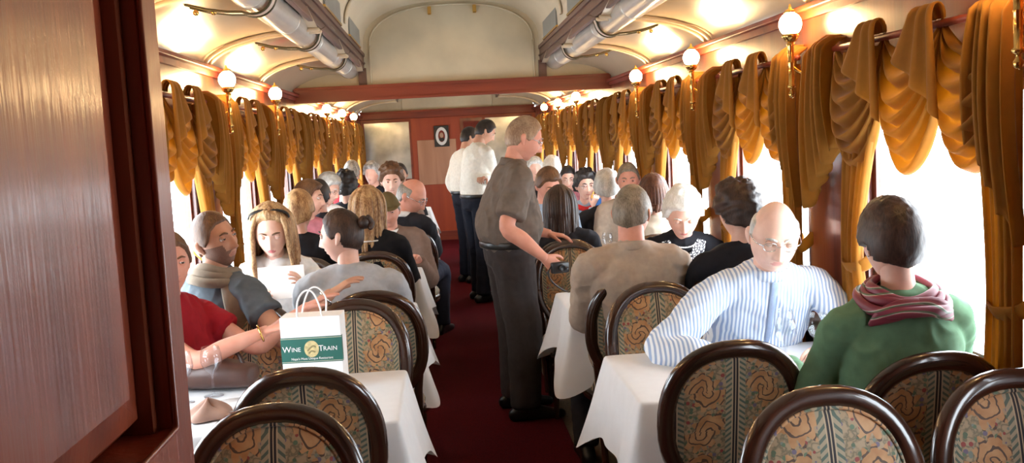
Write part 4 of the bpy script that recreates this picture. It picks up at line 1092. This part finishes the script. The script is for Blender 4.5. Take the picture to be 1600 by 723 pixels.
    if hair[0] == 'cap':
        c = MB(); D2, F2 = hgrid(1); Pc = head_shape(D2)*1.0
        Pc = Pc*np.array([1.16, 1.15, 1.10]); Pc[:, 2] = np.maximum(Pc[:, 2], .040-.0*Pc[:, 1])
        c.add(Pc, F2)
        c.loft([(-.055, .085, .046), (-.035, .125, .040), (0, .138, .038), (.035, .125, .040), (.055, .085, .046)], [(.005, .022)], n=8, side=(0, 0, 1), res=3)
        c.loft([(0, .06, .045), (0, .10, .043), (0, .128, .038)], [(.055, .008), (.055, .006), (.04, .004)], n=12, side=(1, 0, 0))
        c.xf(HM, hc-org); c.build('flat_cap', FB['capcloth'], root)
    # ---- clothing
    cm = MB(); torso(cm, .008)
    cm.loft([sp(.90), sp(.985)], [(neckr*1.4, neckr*1.3), (neckr*1.15, neckr*1.12)], n=16, side=Rt)
    sr = armr+.012*sc
    for i, s in enumerate((-1, 1)):
        cm.loft([sp(.98), sp(.945)+Rt*s*shw*.45, Sh[s]+Up*.006], [(.052*sc, .046*sc), (.054*sc, .048*sc), (.050*sc, .048*sc)], n=14, res=3)
        A0, A1, A2, A3 = sp(.88)+Rt*s*shw*.4, Sh[s], El[s], Wr[s]
        if sleeve == 'long':
            wend = A3*.97+A2*.03
            cm.loft([A0, A1, (A1+A2)/2, A2, (A2+A3)/2, wend], [(sr*1.05,)*2, (sr*1.02,)*2, (sr*1.0,)*2, (sr*.95,)*2, (sr*.82,)*2, (sr*.66,)*2], n=16, res=4, cap=.15)
        elif sleeve == 'elbow':
            cm.loft([A0, A1, (A1+A2)/2, A2, A2*.6+A3*.4], [(sr*1.05,)*2, (sr*1.02,)*2, (sr*1.05,)*2, (sr*1.02,)*2, (sr*.98,)*2], n=16, res=4, cap=.15)
        elif sleeve == 'cap': cm.loft([A0, A1, A1*.75+A2*.25, A1*.5+A2*.5], [(sr*1.05,)*2, (sr*1.04,)*2, (sr*1.02,)*2, (sr*1.15,)*2], n=16, res=4, cap=.1)
        else:
            cm.loft([A0, A1, A1*.6+A2*.4, A1*.22+A2*.78], [(sr*1.05,)*2, (sr*1.04,)*2, (sr*1.1,)*2, (sr*1.18,)*2], n=16, res=4, cap=.1)
    amp = .017 if lod == 0 else .013
    ct = remesh(cm, vox, 4, (amp, 9, rs.random()*30)); ct.v = [tuple(np.array(p)-org) for p in ct.v]
    ct.build('shirt' if not fem else 'top', FB[top] if top in FB else top, root)
    lm = MB()
    for hip, kn, an in legs:
        r0 = .088*sc if not stand else .102*sc+baggy
        r1 = .072*sc if not stand else .082*sc+baggy
        lm.loft([pel*.35+hip*.65+Up*.02*0, hip, (hip+kn)/2, kn, kn*.5+an*.5, an+Up*.0], [(r0*.9,)*2, (r0,)*2, (r0*.90,)*2, (r1,)*2, (r1*.88,)*2, (r1*.82,)*2], n=18, res=4, cap=.15)
    lm.loft([sp(-.02) if stand else pel-Up*.02, sp(.10), sp(.17)], [(Wd[.12][0]*w*.98, (.132+.2*be)*sc), (Wd[.12][0]*w+.012, (.138+.3*be)*sc), (Wd[.12][0]*w+.006 if stand else Wd[.12][0]*w-.02, (.130+.3*be)*sc if stand else .10*sc)], n=24, side=Rt, cap=.3)
    lt = remesh(lm, max(vox, .008), 3, (.010, 8, rs.random()*30)); lt.v = [tuple(np.array(p)-org) for p in lt.v]; lt.build('trousers', FB[bottom], root)
    if stand:
        bl = MB(); bl.loft([sp(.165)+Rt*(Wd[.12][0]*w+.012)*math.cos(a)+Fw*((.137+.4*be)*sc+.010)*math.sin(a)-org for a in np.linspace(0, 2*PI, 40, endpoint=False)], [(.019, .004)], n=8, closed=True, side=(0, 0, 1))
        bl.build('belt', FB['leather'], root)
    for hip, kn, an in legs:
        fdir = Fw; base = np.array([an[0], an[1], 0.])-org
        sh = MB(); sh.loft([base-fdir*.065+Up*.045, base-fdir*.01+Up*.060, base+fdir*.08+Up*.045, base+fdir*.16+Up*.032, base+fdir*.20+Up*.028], [(.036, .042), (.038, .058), (.044, .042), (.046, .030), (.036, .026)], n=14, side=Rt, res=3, sq=2.5)
        sh.v = [(a, b, max(c, .014 if stand else .002)) for a, b, c in sh.v]; sh.build('shoe', FB['leather'], root)
    if collar:
        cmt = FB[collar] if collar in FB else collar
        cl = MB(); cen = sp(.985)-org
        t = []
        for a in np.linspace(-1.15*PI/1.15, 1.15*PI/1.15, 24):
            t.append(cen+Rt*math.sin(a)*(neckr+.012)-Fw*math.cos(a)*(neckr+.012)+Up*(.012+.016*math.cos(a))-Fw*.0)
        cl.loft(t, [(.006, .022)], n=8, side=Rt, cap=.3); 
        cl.build('collar', cmt, root)
    info = dict(root=root, org=org, sp=sp, Rt=Rt, Fw=Fw, Up=Up, Sh=Sh, El=El, Wr=Wr, HM=HM, hc=hc, nb=nb, neckr=neckr, sc=sc)
    return info
def ringband(I, cen, rx, ry, r, mat, name, tilt=0.0, n=36, wob=.006, sgn=1, seed=0):
    mb = MB(); pts = []
    for a in np.linspace(0, 2*PI, n, endpoint=False):
        pts.append(cen-I['org']+I['Rt']*math.cos(a)*rx+I['Fw']*math.sin(a)*ry+I['Up']*(tilt*math.sin(a)+wob*math.sin(3*a+seed)))
    mb.loft(pts, [r], n=12, closed=True, side=(0, 0, 1)); return mb.build(name, mat, I['root'])
A = np.array
# ---- right side, near to far
I = person('person', 'bald man in a blue striped shirt and glasses, smiling down at the near right table', (1.205, 3.40, 1.20), 182, (1.205, 3.80), hy=188, hp=-20, hr=-4, sc=1.06, sk='fair', hair=('bald', 'ltgrey'), top=STRIPE, lod=0,
       hands=((1.36, 3.26, .80), (.93, 3.22, .80)), glasses=True, full=1.0, wide=1.12, collar=STRIPE, smile=1, belly=.03, poles=((.9, .2, -.5), (-.9, .2, -.5)), closed=True, group='diners on the right', hmul=1.08)
pk = MB(); c0 = I['sp'](.93)-I['org']+I['Fw']*.098; c1 = I['sp'](.3)-I['org']+I['Fw']*.165
pk.loft([c0, (c0+c1)/2+I['Fw']*.02, c1], [(.012, .004)], n=8, side=(1, 0, 0), res=4); pk.build('button_placket', fabric('blue_placket', (.30, .38, .55)), I['root'])
I = person('person', 'person with short dark hair in a green sweater and swirl scarf, back to the camera', (1.30, 2.68, 1.245), 0, (1.30, 2.74), hy=-4, hp=-4, sc=1.0, sk='light', hair=('pixie', 'dkbrown'), top='green', lod=0, fem=True,
       hands=((1.10, 3.02, .82), (1.48, 3.02, .82)), wide=1.16, group='diners on the right')
for dz, rr, sd in ((-.012, .112, 0), (.006, .092, 2), (.020, .076, 4)):
    ringband(I, I['nb']+A([0, -.018, dz]), rr+.012, rr+.002, (.017, .013), SWIRL, 'scarf', tilt=.022, seed=sd)
mb = MB()
for s in (-1, 1):
    c = I['nb']-I['org']+A([s*.05, -.112, -.022]); mb.loft([c+A([-s*.05, -.0, .012]), c, c+A([s*.045, .02, -.022]), c+A([s*.07, .04, -.045])], [(.010, .02), (.010, .030), (.009, .024), (.004, .008)], n=10, side=(0, 1, 0), res=3)
mb.build('scarf_collar', SWIRL, I['root'])
MB().ball((-.072, 0, -.03), .004, 8, 6).xf(I['HM'], I['hc']-I['org']).build('earring', M['steel'], I['root'])
I = person('person', 'man in a tan shirt, short grey brown hair, back to the camera, second right table', (.86, 4.30, 1.235), 0, (.86, 4.40), hy=28, hp=-8, sc=1.06, sk='ruddy', hair=('short', 'greybrown'), top='tan_shirt', sleeve='elbow', bottom='dkjk', lod=0,
       hands=((.72, 4.66, .80), (1.02, 4.68, .80)), wide=1.18, collar='tan_shirt', group='diners on the right', feet=((.63, 4.52, .09), (.98, 4.95, .09)), knees=((.66, 4.72, .50), (.98, 4.85, .52)))
I = person('person', 'woman with full white hair in a black top with white embroidery, looking down', (1.25, 4.90, 1.165), 188, (1.27, 5.28), hy=192, hp=-28, sc=1.03, sk='light', hair=('fluffy', 'white'), top='black', lod=0, fem=True, full=.8,
       hands=((1.36, 4.72, .80), (1.10, 4.74, .80)), wide=1.25, closed=True, group='diners on the right', hmul=1.08)
for s in (-1, 1):
    mb = MB(); o = I['org']; a = I['sp'](.97)-o+I['Rt']*s*.085+I['Fw']*.045; b = I['sp'](.80)-o+I['Rt']*s*.062+I['Fw']*.135; c = I['sp'](.60)-o+I['Rt']*s*.006+I['Fw']*.165
    mb.loft([a, b, c], [(.034, .007)], n=10, side=I['Rt'], res=5, cap=.2); mb.build('embroidered_band', EMB, I['root'])
mb = MB()
for i in range(15):
    a = -1.1+2.2*i/14; c = I['nb']-I['org']+I['Rt']*math.sin(a)*.062+I['Fw']*(.055+.02*math.cos(a))+A([0, 0, -.02-.028*math.cos(a)]); mb.ball(c, .0045, 8, 6)
mb.build('pearl_necklace', M['china'], I['root'])
I = person('person', 'curly dark haired person in black, back to the camera, behind the striped shirt', (1.315, 4.18, 1.225), -6, (1.33, 4.32), hy=-12, hp=-6, sc=1.03, sk='light', hair=('curly', 'dkbrown'), top='black', lod=1, fem=True, wide=1.25,
       hands=((1.15, 4.62, .80), (1.45, 4.64, .80)), group='diners on the right')
I = person('person', 'long dark haired woman in a black jacket, back to camera, beside the standing man', (.735, 5.98, 1.165), 10, (.76, 6.06), hy=15, hp=-5, sc=1.03, sk='light', hair=('long', 'dkbrown'), top='dkjk', lod=1, fem=True, wide=1.3, group='diners on the right', hands=((.60, 6.25, .80), (.95, 6.3, .80)))
I = person('person', 'person with chin length brown hair and pale tan top, left of the white hair', (1.335, 5.97, 1.20), -5, (1.30, 6.06), sc=1.0, hair=('bob', 'auburn'), top='tan_top', lod=1, fem=True, group='diners on the right', hands=((1.2, 6.3, .8), (1.42, 6.3, .8)))
I = person('person', 'man with thick brown hair looking down, by the standing man on the right side', (.755, 6.80, 1.255), 178, (.78, 6.95), hy=160, hp=-22, sc=1.05, sk='ruddy', hair=('wavy', 'brown'), top='ltblue', lod=1, closed=True, group='diners on the right', hands=((.9, 6.6, .8), (.65, 6.6, .8)))
I = person('person', 'man with short grey brown hair facing the camera by the third right window', (1.36, 6.90, 1.262), 180, (1.26, 6.98), hy=190, hp=-8, sc=1.06, sk='ruddy', hair=('crop', 'greybrown'), top='tan_shirt', lod=1, full=.5, group='diners on the right', hands=((1.45, 6.62, .8), (1.2, 6.62, .8)))
I = person('person', 'person with fluffy light grey hair in a dark jacket, facing away toward the phone', (1.27, 7.30, 1.185), 5, (1.27, 7.52), hy=8, hp=-8, sc=1.08, hair=('fluffy', 'ltgrey'), top='dkjk', lod=1, wide=1.2, fem=True, group='diners on the right', hands=((1.1, 7.65, .8), (1.42, 7.65, .8)))
I = person('person', 'woman with dark curly hair, glasses and a red scarf, holding up a blue phone', (1.24, 8.20, 1.165), 182, (1.27, 8.46), hy=176, hp=-4, sc=1.05, hair=('curly', 'black'), top='ltblue', lod=1, fem=True, glasses=True, smile=1, group='diners on the right',
       hands=((1.35, 8.02, 1.02), (1.27, 7.98, .99)), curls=(.8, .8), palms=((0, 1, 0), (0, 1, 0)))
ringband(I, I['nb']+A([0, 0, -.02]), .085, .085, (.022, .022), FB['redscarf'], 'scarf', tilt=-.02)
mb = MB().box(-.035, .035, -.005, .005, 0, .13, bev=.004); o = mb.build('mobile_phone', M['blue_phone']); o.location = (1.30, 7.93, .99); o.rotation_euler = (.2, .5, .1); tag(o, 'blue phone held up by the woman in the red scarf', 'phone')
I = person('person', 'person with short black hair and glasses between the brown haired man and the red scarf', (1.30, 9.80, 1.17), 185, (1.30, 10.02), hp=-15, sc=1.05, hair=('short', 'black'), top='pinktop', lod=1, fem=True, glasses=True, group='diners on the right')
I = person('person', 'white haired person facing away beyond the dark haired one with glasses', (1.22, 10.50, 1.25), 0, (1.22, 10.60), sc=1.05, hair=('fluffy', 'white'), top='dkjk', lod=2, group='diners on the right')
I = person('person', 'pale grey haired person just right of the standing man\'s face', (1.12, 11.40, 1.23), 180, (1.12, 11.56), sc=1.05, hair=('fluffy', 'ltgrey'), top='black', lod=2, group='diners on the right')
# ---- the standing man and the two waiters
I = person('person', 'big standing man in a grey brown short sleeved shirt, hand on a chair back', (.475, 5.40, 1.60), 82, (.36, 5.42), hy=84, hp=-20, hr=0, sc=1.0, sk='ruddy', hair=('crop', 'ginger'), top='olive_shirt', sleeve='short', bottom='charcoal', lod=0,
       stand=True, glasses=True, wide=1.28, belly=.05, baggy=.022, hmul=1.1, full=.6, collar='olive_shirt', hands=((.60, 5.52, 1.045), (.52, 5.06, .965)), feet=((.36, 5.56, .09), (.40, 5.28, .09)), curls=(.25, 1.0), poles=((-.8, .2, -.6), (-.8, -.2, -.4)), group='men standing in the aisle', palms=((0, 0, -1), (0, 1, 0)))
mb = MB().box(-.05, .05, -.02, .02, -.03, .03, bev=.008); mb.lathe([(.02, 0), (.02, .03), (.017, .032)], (0, 0, 0), 16)
e = empty('compact_camera', (.60, 5.02, .91), .3, 'small black camera with a wrist strap in the standing man\'s right hand', 'camera')
MB().box(-.05, .05, -.018, .018, -.03, .03, bev=.008).build('camera_body', M['black'], e)
l = MB(); l.lathe([(.019, 0), (.019, .02), (.016, .024), (.014, .018), (.002, .016)], (0, 0, 0), 16); l.v = [(a, -.018-c, b) for a, b, c in l.v]; l.build('camera_lens', M['black'], e)
MB().loft([(-.05, 0, .01), (-.07, 0, -.03), (-.03, .01, -.09), (.05, .01, -.14), (.09, 0, -.11)], [(.004, .002)], n=6, res=5).build('wrist_strap', M['black'], e)
I = person('person', 'waiter with black hair, white shirt and black trousers standing in the aisle, nearer of two', (.455, 9.52, 1.685), 62, (.33, 9.45), hy=80, hp=-28, sc=1.04, sk='tan', hair=('short', 'black'), top='white_shirt', bottom='navy', lod=1,
       stand=True, wide=1.1, hands=((.62, 9.62, 1.20), (.40, 9.20, 1.24)), feet=((.30, 9.58, .09), (.34, 9.32, .09)), curls=(.9, .9), group='men standing in the aisle')
I = person('person', 'farther waiter in white, mostly hidden behind the nearer one', (.33, 10.75, 1.64), 60, (.25, 10.75), hy=70, hp=-15, sc=1.02, sk='tan', hair=('short', 'black'), top='white_shirt', bottom='navy', lod=2,
       stand=True, wide=1.05, group='men standing in the aisle')
# ---- left side
I = person('person', 'smiling person in a dark red T-shirt, arms stretched toward the gift bag', (-1.065, 3.70, 1.20), 112, (-1.0, 3.84), hy=150, hp=0, sc=1.02, sk='ruddy', hair=('short', 'brown'), top='red', sleeve='cap', lod=0, fem=True, wide=1.15, smile=1, full=.5,
       hands=((-.57, 3.80, .985), (-.68, 3.50, .955)), poles=((0, -.2, -1), (-.2, -.6, -.5)), curls=(.15, .5), group='diners on the left')
wb = MB(); wv = I['Wr'][1]-I['org']; dv = (I['Wr'][1]-I['El'][1]); dv /= np.linalg.norm(dv)
def bracelet(I, s, r, mat, nm, back=.02):
    wv = I['Wr'][s]-I['org']; dv = (I['Wr'][s]-I['El'][s]); dv /= np.linalg.norm(dv); a = np.cross(dv, A([0, 0, 1.])); a /= np.linalg.norm(a); b = np.cross(dv, a)
    MB().loft([wv-dv*back+a*r*math.cos(t)+b*r*math.sin(t) for t in np.linspace(0, 2*PI, 20, endpoint=False)], [(.004, .004)], n=8, closed=True, side=tuple(dv)).build(nm, mat, I['root'])
bracelet(I, 1, .030, M['brass'], 'gold_bracelet')
I = person('person', 'man with short brown hair, stubble and a taupe scarf, arm stretched to the chair', (-1.0, 4.20, 1.235), 38, (-.97, 4.42), hy=122, hp=6, hr=14, sc=1.03, sk='tan', hair=('crop', 'brown'), top='slate', sleeve='cap', lod=0, beard=True, wide=1.1,
       hands=((-.95, 4.70, .80), (-.50, 3.99, 1.0)), poles=((0, 0, -1), (-.2, -.3, -.6)), curls=(.4, .2), group='diners on the left', hmul=1.05)
bracelet(I, 1, .032, M['steel'], 'wristwatch')
for q, (rx, dz, t) in enumerate(((.085, .0, .02), (.100, -.028, .03), (.120, -.06, .035))):
    ringband(I, I['nb']+A([0, 0, dz+.012]), rx, rx*.9, (.022, .024), FB['taupe'], 'scarf', tilt=-t, seed=q)
mb = MB(); o = I['org']; n0 = I['nb']-o
mb.loft([n0+A([.06, -.09, -.02]), n0+A([.10, -.14, -.10]), n0+A([.13, -.15, -.22]), n0+A([.15, -.14, -.34])], [(.035, .018), (.055, .022), (.06, .02), (.05, .014)], n=12, side=(1, 0, 0), res=4); mb.build('scarf_end', FB['taupe'], I['root'])
I = person('person', 'woman with long wavy blonde hair in a white blouse, looking down at a menu', (-.855, 4.74, 1.215), 172, (-.86, 5.22), hy=176, hp=-20, sc=1.04, sk='fair', hair=('long', 'blonde'), top='white_top', sleeve='elbow', lod=0, fem=True, closed=True,
       hands=((-.70, 4.66, .92), (-.94, 4.62, .90)), group='diners on the left', hmul=1.08)
mb = MB(); mb.loft([A([.084*math.cos(a), .035-.09*0+.03*math.sin(a)*0, .085+.036*math.sin(a)]) for a in np.linspace(0, PI, 16)], [(.010, .004)], n=8, side=(0, 1, 0)); mb.xf(I['HM']*1.02, I['hc']-I['org']); mb.build('hair_band', M['black'], I['root'])
I = person('person', 'person with a dark hair bun and light grey top, head in left profile', (-.475, 4.36, 1.205), 0, (-.43, 4.42), hy=-72, hp=-3, sc=1.05, sk='light', hair=('bun', 'dkbrown'), top='grey_knit', lod=0, fem=True, wide=1.30,
       hands=((-.62, 4.74, .80), (-.25, 4.74, .80)), group='diners on the left')
I = person('person', 'person with straight shoulder length blonde hair in a black top with a white neckline', (-.47, 5.92, 1.23), 5, (-.43, 6.06), hy=20, hp=-6, sc=1.05, sk='light', hair=('long', 'blonde'), top='black', lod=1, fem=True, wide=1.25, group='diners on the left', hands=((-.6, 6.3, .8), (-.25, 6.3, .8)))
ringband(I, I['nb']+A([0, -.01, -.045]), .105, .085, (.005, .004), FB['white_top'], 'white_neckline', wob=0)
I = person('person', 'person with short tousled blond brown hair in black, behind the blonde woman', (-.89, 5.92, 1.225), 0, (-.90, 6.06), hy=10, sc=1.04, hair=('pixie', 'blonde'), top='black', lod=1, fem=True, wide=1.15, group='diners on the left', hands=((-1.0, 6.3, .8), (-.8, 6.3, .8)))
I = person('person', 'brown haired person with a pink top just beyond the short blond hair', (-.945, 6.80, 1.255), 170, (-.94, 6.98), hy=100, sc=1.06, hair=('wavy', 'brown'), top='pinktop', lod=1, fem=True, group='diners on the left', hands=((-.85, 6.62, .8), (-1.05, 6.62, .8)))
I = person('person', 'old man in a tweed flat cap and brown jacket, smiling, facing the camera', (-.40, 6.80, 1.145), 180, (-.38, 6.98), hy=178, hp=-10, sc=1.08, sk='ruddy', hair=('cap', 'grey'), top='brown_jk', lod=1, smile=1, full=.4, wide=1.15, collar='white_top', group='diners on the left', hands=((-.2, 6.60, .8), (-.5, 6.60, .8)))
I = person('person', 'bald man with glasses and a dark jacket leaning toward the aisle, behind the cap', (-.245, 7.36, 1.20), 20, (-.34, 7.54), hy=110, hp=-28, sc=1.12, sk='ruddy', hair=('balding', 'grey'), top='dkjk', lod=1, glasses=True, closed=True, collar='white_top', group='diners on the left', hands=((-.45, 7.85, .82), (-.10, 7.80, .85)), hmul=1.1)
I = person('person', 'person whose thick brown hair rises behind the flat cap', (-.44, 8.28, 1.30), 180, (-.46, 8.48), hy=175, hp=-10, sc=1.1, hair=('curly', 'brown'), top='brown_jk', lod=1, group='diners on the left')
I = person('person', 'black haired person facing away, left of the grey haired one with glasses', (-.955, 7.42, 1.245), 5, (-.94, 7.54), sc=1.06, hair=('short', 'black'), top='dkjk', lod=1, group='diners on the left')
I = person('person', 'grey haired person with glasses turned right, left side beyond the black haired one', (-.985, 8.28, 1.25), 180, (-.98, 8.46), hy=120, hp=-15, sc=1.08, hair=('fluffy', 'ltgrey'), top='white_top', lod=1, fem=True, glasses=True, group='diners on the left')
I = person('person', 'dark haired person facing away near the left end of the cross beam', (-.90, 8.95, 1.24), 0, (-.92, 9.06), sc=1.1, hair=('curly', 'black'), top='black', lod=2, group='diners on the left')
I = person('person', 'grey haired person in a bright red sweater facing away, far left', (-.98, 10.52, 1.33), 10, (-.98, 10.60), sc=1.14, hair=('crop', 'salt'), top='redsw', lod=1, wide=1.15, group='diners on the left')
I = person('person', 'salt and pepper haired person right of the red sweater', (-.83, 11.45, 1.27), 180, (-.84, 11.56), hy=200, sc=1.1, hair=('fluffy', 'salt'), top='black', lod=2, group='diners on the left')
I = person('person', 'dark haired person whose head shows against the grey end mirror', (-.50, 11.45, 1.25), 180, (-.48, 11.56), sc=1.1, sk='tan', hair=('short', 'black'), top='black', lod=2, group='diners on the left')
# ================================================================== THINGS ON THE TABLES
def text_obj(s, size, mat, parent, loc, rx=PI/2, ext=.0006):
    cu = bpy.data.curves.new('t', 'FONT'); cu.body = s; cu.size = size; cu.extrude = ext; cu.align_x = 'CENTER'; cu.align_y = 'CENTER'
    o = bpy.data.objects.new('t', cu); C.objects.link(o); bpy.context.view_layer.update()
    me = bpy.data.meshes.new_from_object(o.evaluated_get(bpy.context.evaluated_depsgraph_get())); bpy.data.objects.remove(o)
    me.materials.clear(); me.materials.append(mat); q = bpy.data.objects.new('lettering', me); C.objects.link(q); q.parent = parent; q.location = loc; q.rotation_euler = (rx, 0, 0); return q
def gift_bag():
    e = empty('paper_gift_bag', (-.495, 3.42, .7585), math.radians(-3), 'white paper gift bag with rope handles and a green label on the near left table', 'bag')
    w, d, h = .107, .055, .262
    MB().box(-w, w, -d, d, 0, h, bev=.002).build('bag_body', M['paper'], e, smooth=False)
    # rim fold lines and side gusset
    g = MB(); g.box(-w-.0006, w+.0006, -d-.0006, d+.0006, h-.04, h-.0385); g.build('rim_fold', M['paper'], e, smooth=False)
    lb = MB().box(-w-.001, w+.001, -d-.0015, -d+.02, .098, .190).build('green_label', M['green_label'], e, smooth=False)
    MB().box(-w-.001, w+.001, -d-.0018, -d+.02, .185, .1865).build('label_line', M['cream_ink'], lb, smooth=False)
    MB().box(-w-.001, w+.001, -d-.0018, -d+.02, .1015, .103).build('label_line', M['cream_ink'], lb, smooth=False)
    y = -d-.0018
    text_obj('W', .030, M['paper'], lb, (-.088, y, .147)); text_obj('INE', .022, M['paper'], lb, (-.055, y, .1455))
    text_obj('T', .030, M['paper'], lb, (.033, y, .147)); text_obj('RAIN', .022, M['paper'], lb, (.066, y, .1455))
    text_obj("Napa's Most Unique Restaurant", .0115, M['paper'], lb, (0, y, .1125))
    n = 28
    V = [(.026*math.cos(a*2*PI/n), y+q, 0.147+.030*math.sin(a*2*PI/n)) for q in (0, -.0012) for a in range(n)]
    MB().add(V, [tuple(range(n)), tuple(range(n, 2*n))[::-1]]+[(i, (i+1) % n, n+(i+1) % n, n+i) for i in range(n)]).build('round_emblem', plain('pale_gold_emblem', (.62, .52, .26), noise=.3, scale=60), lb, smooth=False)
    em = MB(); em.loft([(-.014, y-.002, 0.142), (-.004, y-.002, 0.152), (.006, y-.002, 0.158), (.015, y-.002, 0.154)], [(.003, .0008)], n=6, side=(0, 0, 1), res=4); em.loft([(-.010, y-.002, 0.132), (.0, y-.002, 0.140), (.012, y-.002, 0.136)], [(.003, .0008)], n=6, side=(0, 0, 1), res=4)
    em.build('emblem_figure', plain('emblem_dark_gold', (.30, .26, .12)), lb)
    for yy, sh in ((-.045, 0), (.045, .012)):
        pts = [(-.045, yy, h-.05), (-.045, yy, h+.0), (-.040+sh, yy, h+.055), (-.018+sh, yy*.8, h+.088), (.010+sh, yy*.8, h+.088), (.032+sh, yy, h+.05), (.042, yy, h), (.042, yy, h-.05)]
        MB().loft(pts, [(.0032, .0032)], n=8, res=5).build('rope_handle', M['paper'], e)
gift_bag()
def goblet():
    e = empty('wine_glass')
    g = MB(); g.lathe([(.034, 0), (.034, .002), (.006, .006), (.0042, .02), (.004, .075), (.008, .083), (.028, .10), (.038, .125), (.037, .15), (.030, .178), (.0286, .178), (.0355, .15), (.0365, .125), (.0265, .102), (.004, .088), (.001, .087)], (0, 0, 0), 28)
    g.build('glass_bowl_and_stem', M['glass'], e); return e
def tumbler():
    e = empty('water_glass'); g = MB(); g.lathe([(.028, 0), (.033, .12), (.0315, .12), (.027, .008), (.001, .007)], (0, 0, 0), 24); g.build('tumbler', M['glass'], e); return e
gob = goblet(); gu = [False]
GL = [(-.852, 3.37, 'stemmed wine glass on the near left table, right one of two'), (-.935, 3.30, 'stemmed wine glass on the near left table, partly behind the varnished wall'),
      (1.16, 3.18, 'wine glass on the near right table in front of the striped shirt'), (1.22, 3.36, 'wine glass on the near right table, farther from the camera'), (1.30, 3.24, 'wine glass on the near right table beside the green sweater'),
      (.75, 4.95, 'wine glass at the aisle end of the second right table'), (-.70, 4.85, 'wine glass on the second left table'), (.75, 6.45, 'wine glass on the third right table'), (1.1, 6.40, 'wine glass on the third right table, nearer the window'), (-.70, 6.40, 'wine glass on the third left table')]
for x, y, lb in GL:
    o = copy_tree(gob) if gu[0] else gob; gu[0] = True; o.location = (x, y, .7585); tag(o, lb, 'glass', 'wine glasses')
def plate():
    e = empty('side_plate'); MB().lathe([(.045, 0), (.05, .004), (.085, .012), (.086, .015), (.05, .008), (.001, .007)], (0, 0, 0), 36).build('plate', M['china'], e); return e
pl = plate(); pu = [False]
for x, y, lb in ((-.74, 3.18, 'white side plate on the near left table'), (1.12, 3.40, 'white plate on the near right table near the man\'s hands'), (1.24, 3.06, 'white plate on the near right table near the green sweater')):
    o = copy_tree(pl) if pu[0] else pl; pu[0] = True; o.location = (x, y, .7585); tag(o, lb, 'plate', 'white plates')
def napkin(x, y, rz, lb, mat):
    e = MB()
    def fn(u, v):
        a = u*2*PI; r = .075*(1-v)*(1+.12*math.sin(5*a)); return (r*math.cos(a), r*math.sin(a)*.7, .052*v**.5*(1+.25*math.sin(3*a+1))+.004)
    e.grid(fn, 40, 12, closed=True); o = e.build('folded_napkin', mat, solid=.003); o.location = (x, y, .7585); o.rotation_euler = (0, 0, rz); tag(o, lb, 'napkin')
napkin(-.80, 3.08, .4, 'taupe folded napkin on the near left table, below the wine glass', M['napkin'])
# brown leather handbag on the person in red's chair side
e = empty('leather_handbag', (-.86, 3.47, .762), math.radians(-10), 'dark brown leather handbag lying on the near left table by the window', 'bag')
MB().loft([(-.13, 0, .045), (0, 0, .055), (.13, 0, .045)], [(.06, .04), (.075, .052), (.06, .04)], n=18, side=(0, 1, 0), res=4, sq=2.6, cap=.4).build('bag_body', plain('brown_leather', (.07, .03, .022), rough=.4), e)
MB().loft([(-.10, 0, .09), (-.06, .02, .13), (.06, .02, .13), (.10, 0, .09)], [(.008, .004)], n=8, res=5).build('strap', plain('brown_strap', (.05, .02, .015), rough=.4), e)
# menus
def menu(x, y, z, rx, ry, rz, w, h, mat, nm, lb):
    e = empty(nm, (x, y, z), 0, lb, 'menu'); e.rotation_euler = (rx, ry, rz)
    MB().box(-w/2, w/2, -.002, .002, 0, h, bev=.001).build('cover', mat, e, smooth=False); MB().box(-w/2+.006, w/2-.006, .0021, .0035, .006, h-.006).build('page', M['paper'], e, smooth=False); return e
menu(-.80, 4.60, .90, -.5, 0, .15, .22, .17, M['paper'], 'paper_menu', 'white sheet held by the long haired blonde woman')
menu(-.60, 4.62, .7585, -.6, 0, -.35, .20, .26, M['maroon_cover'], 'menu_folder', 'maroon menu folder standing on the second left table, left of the grey top')
# bread plates etc on second right table edge
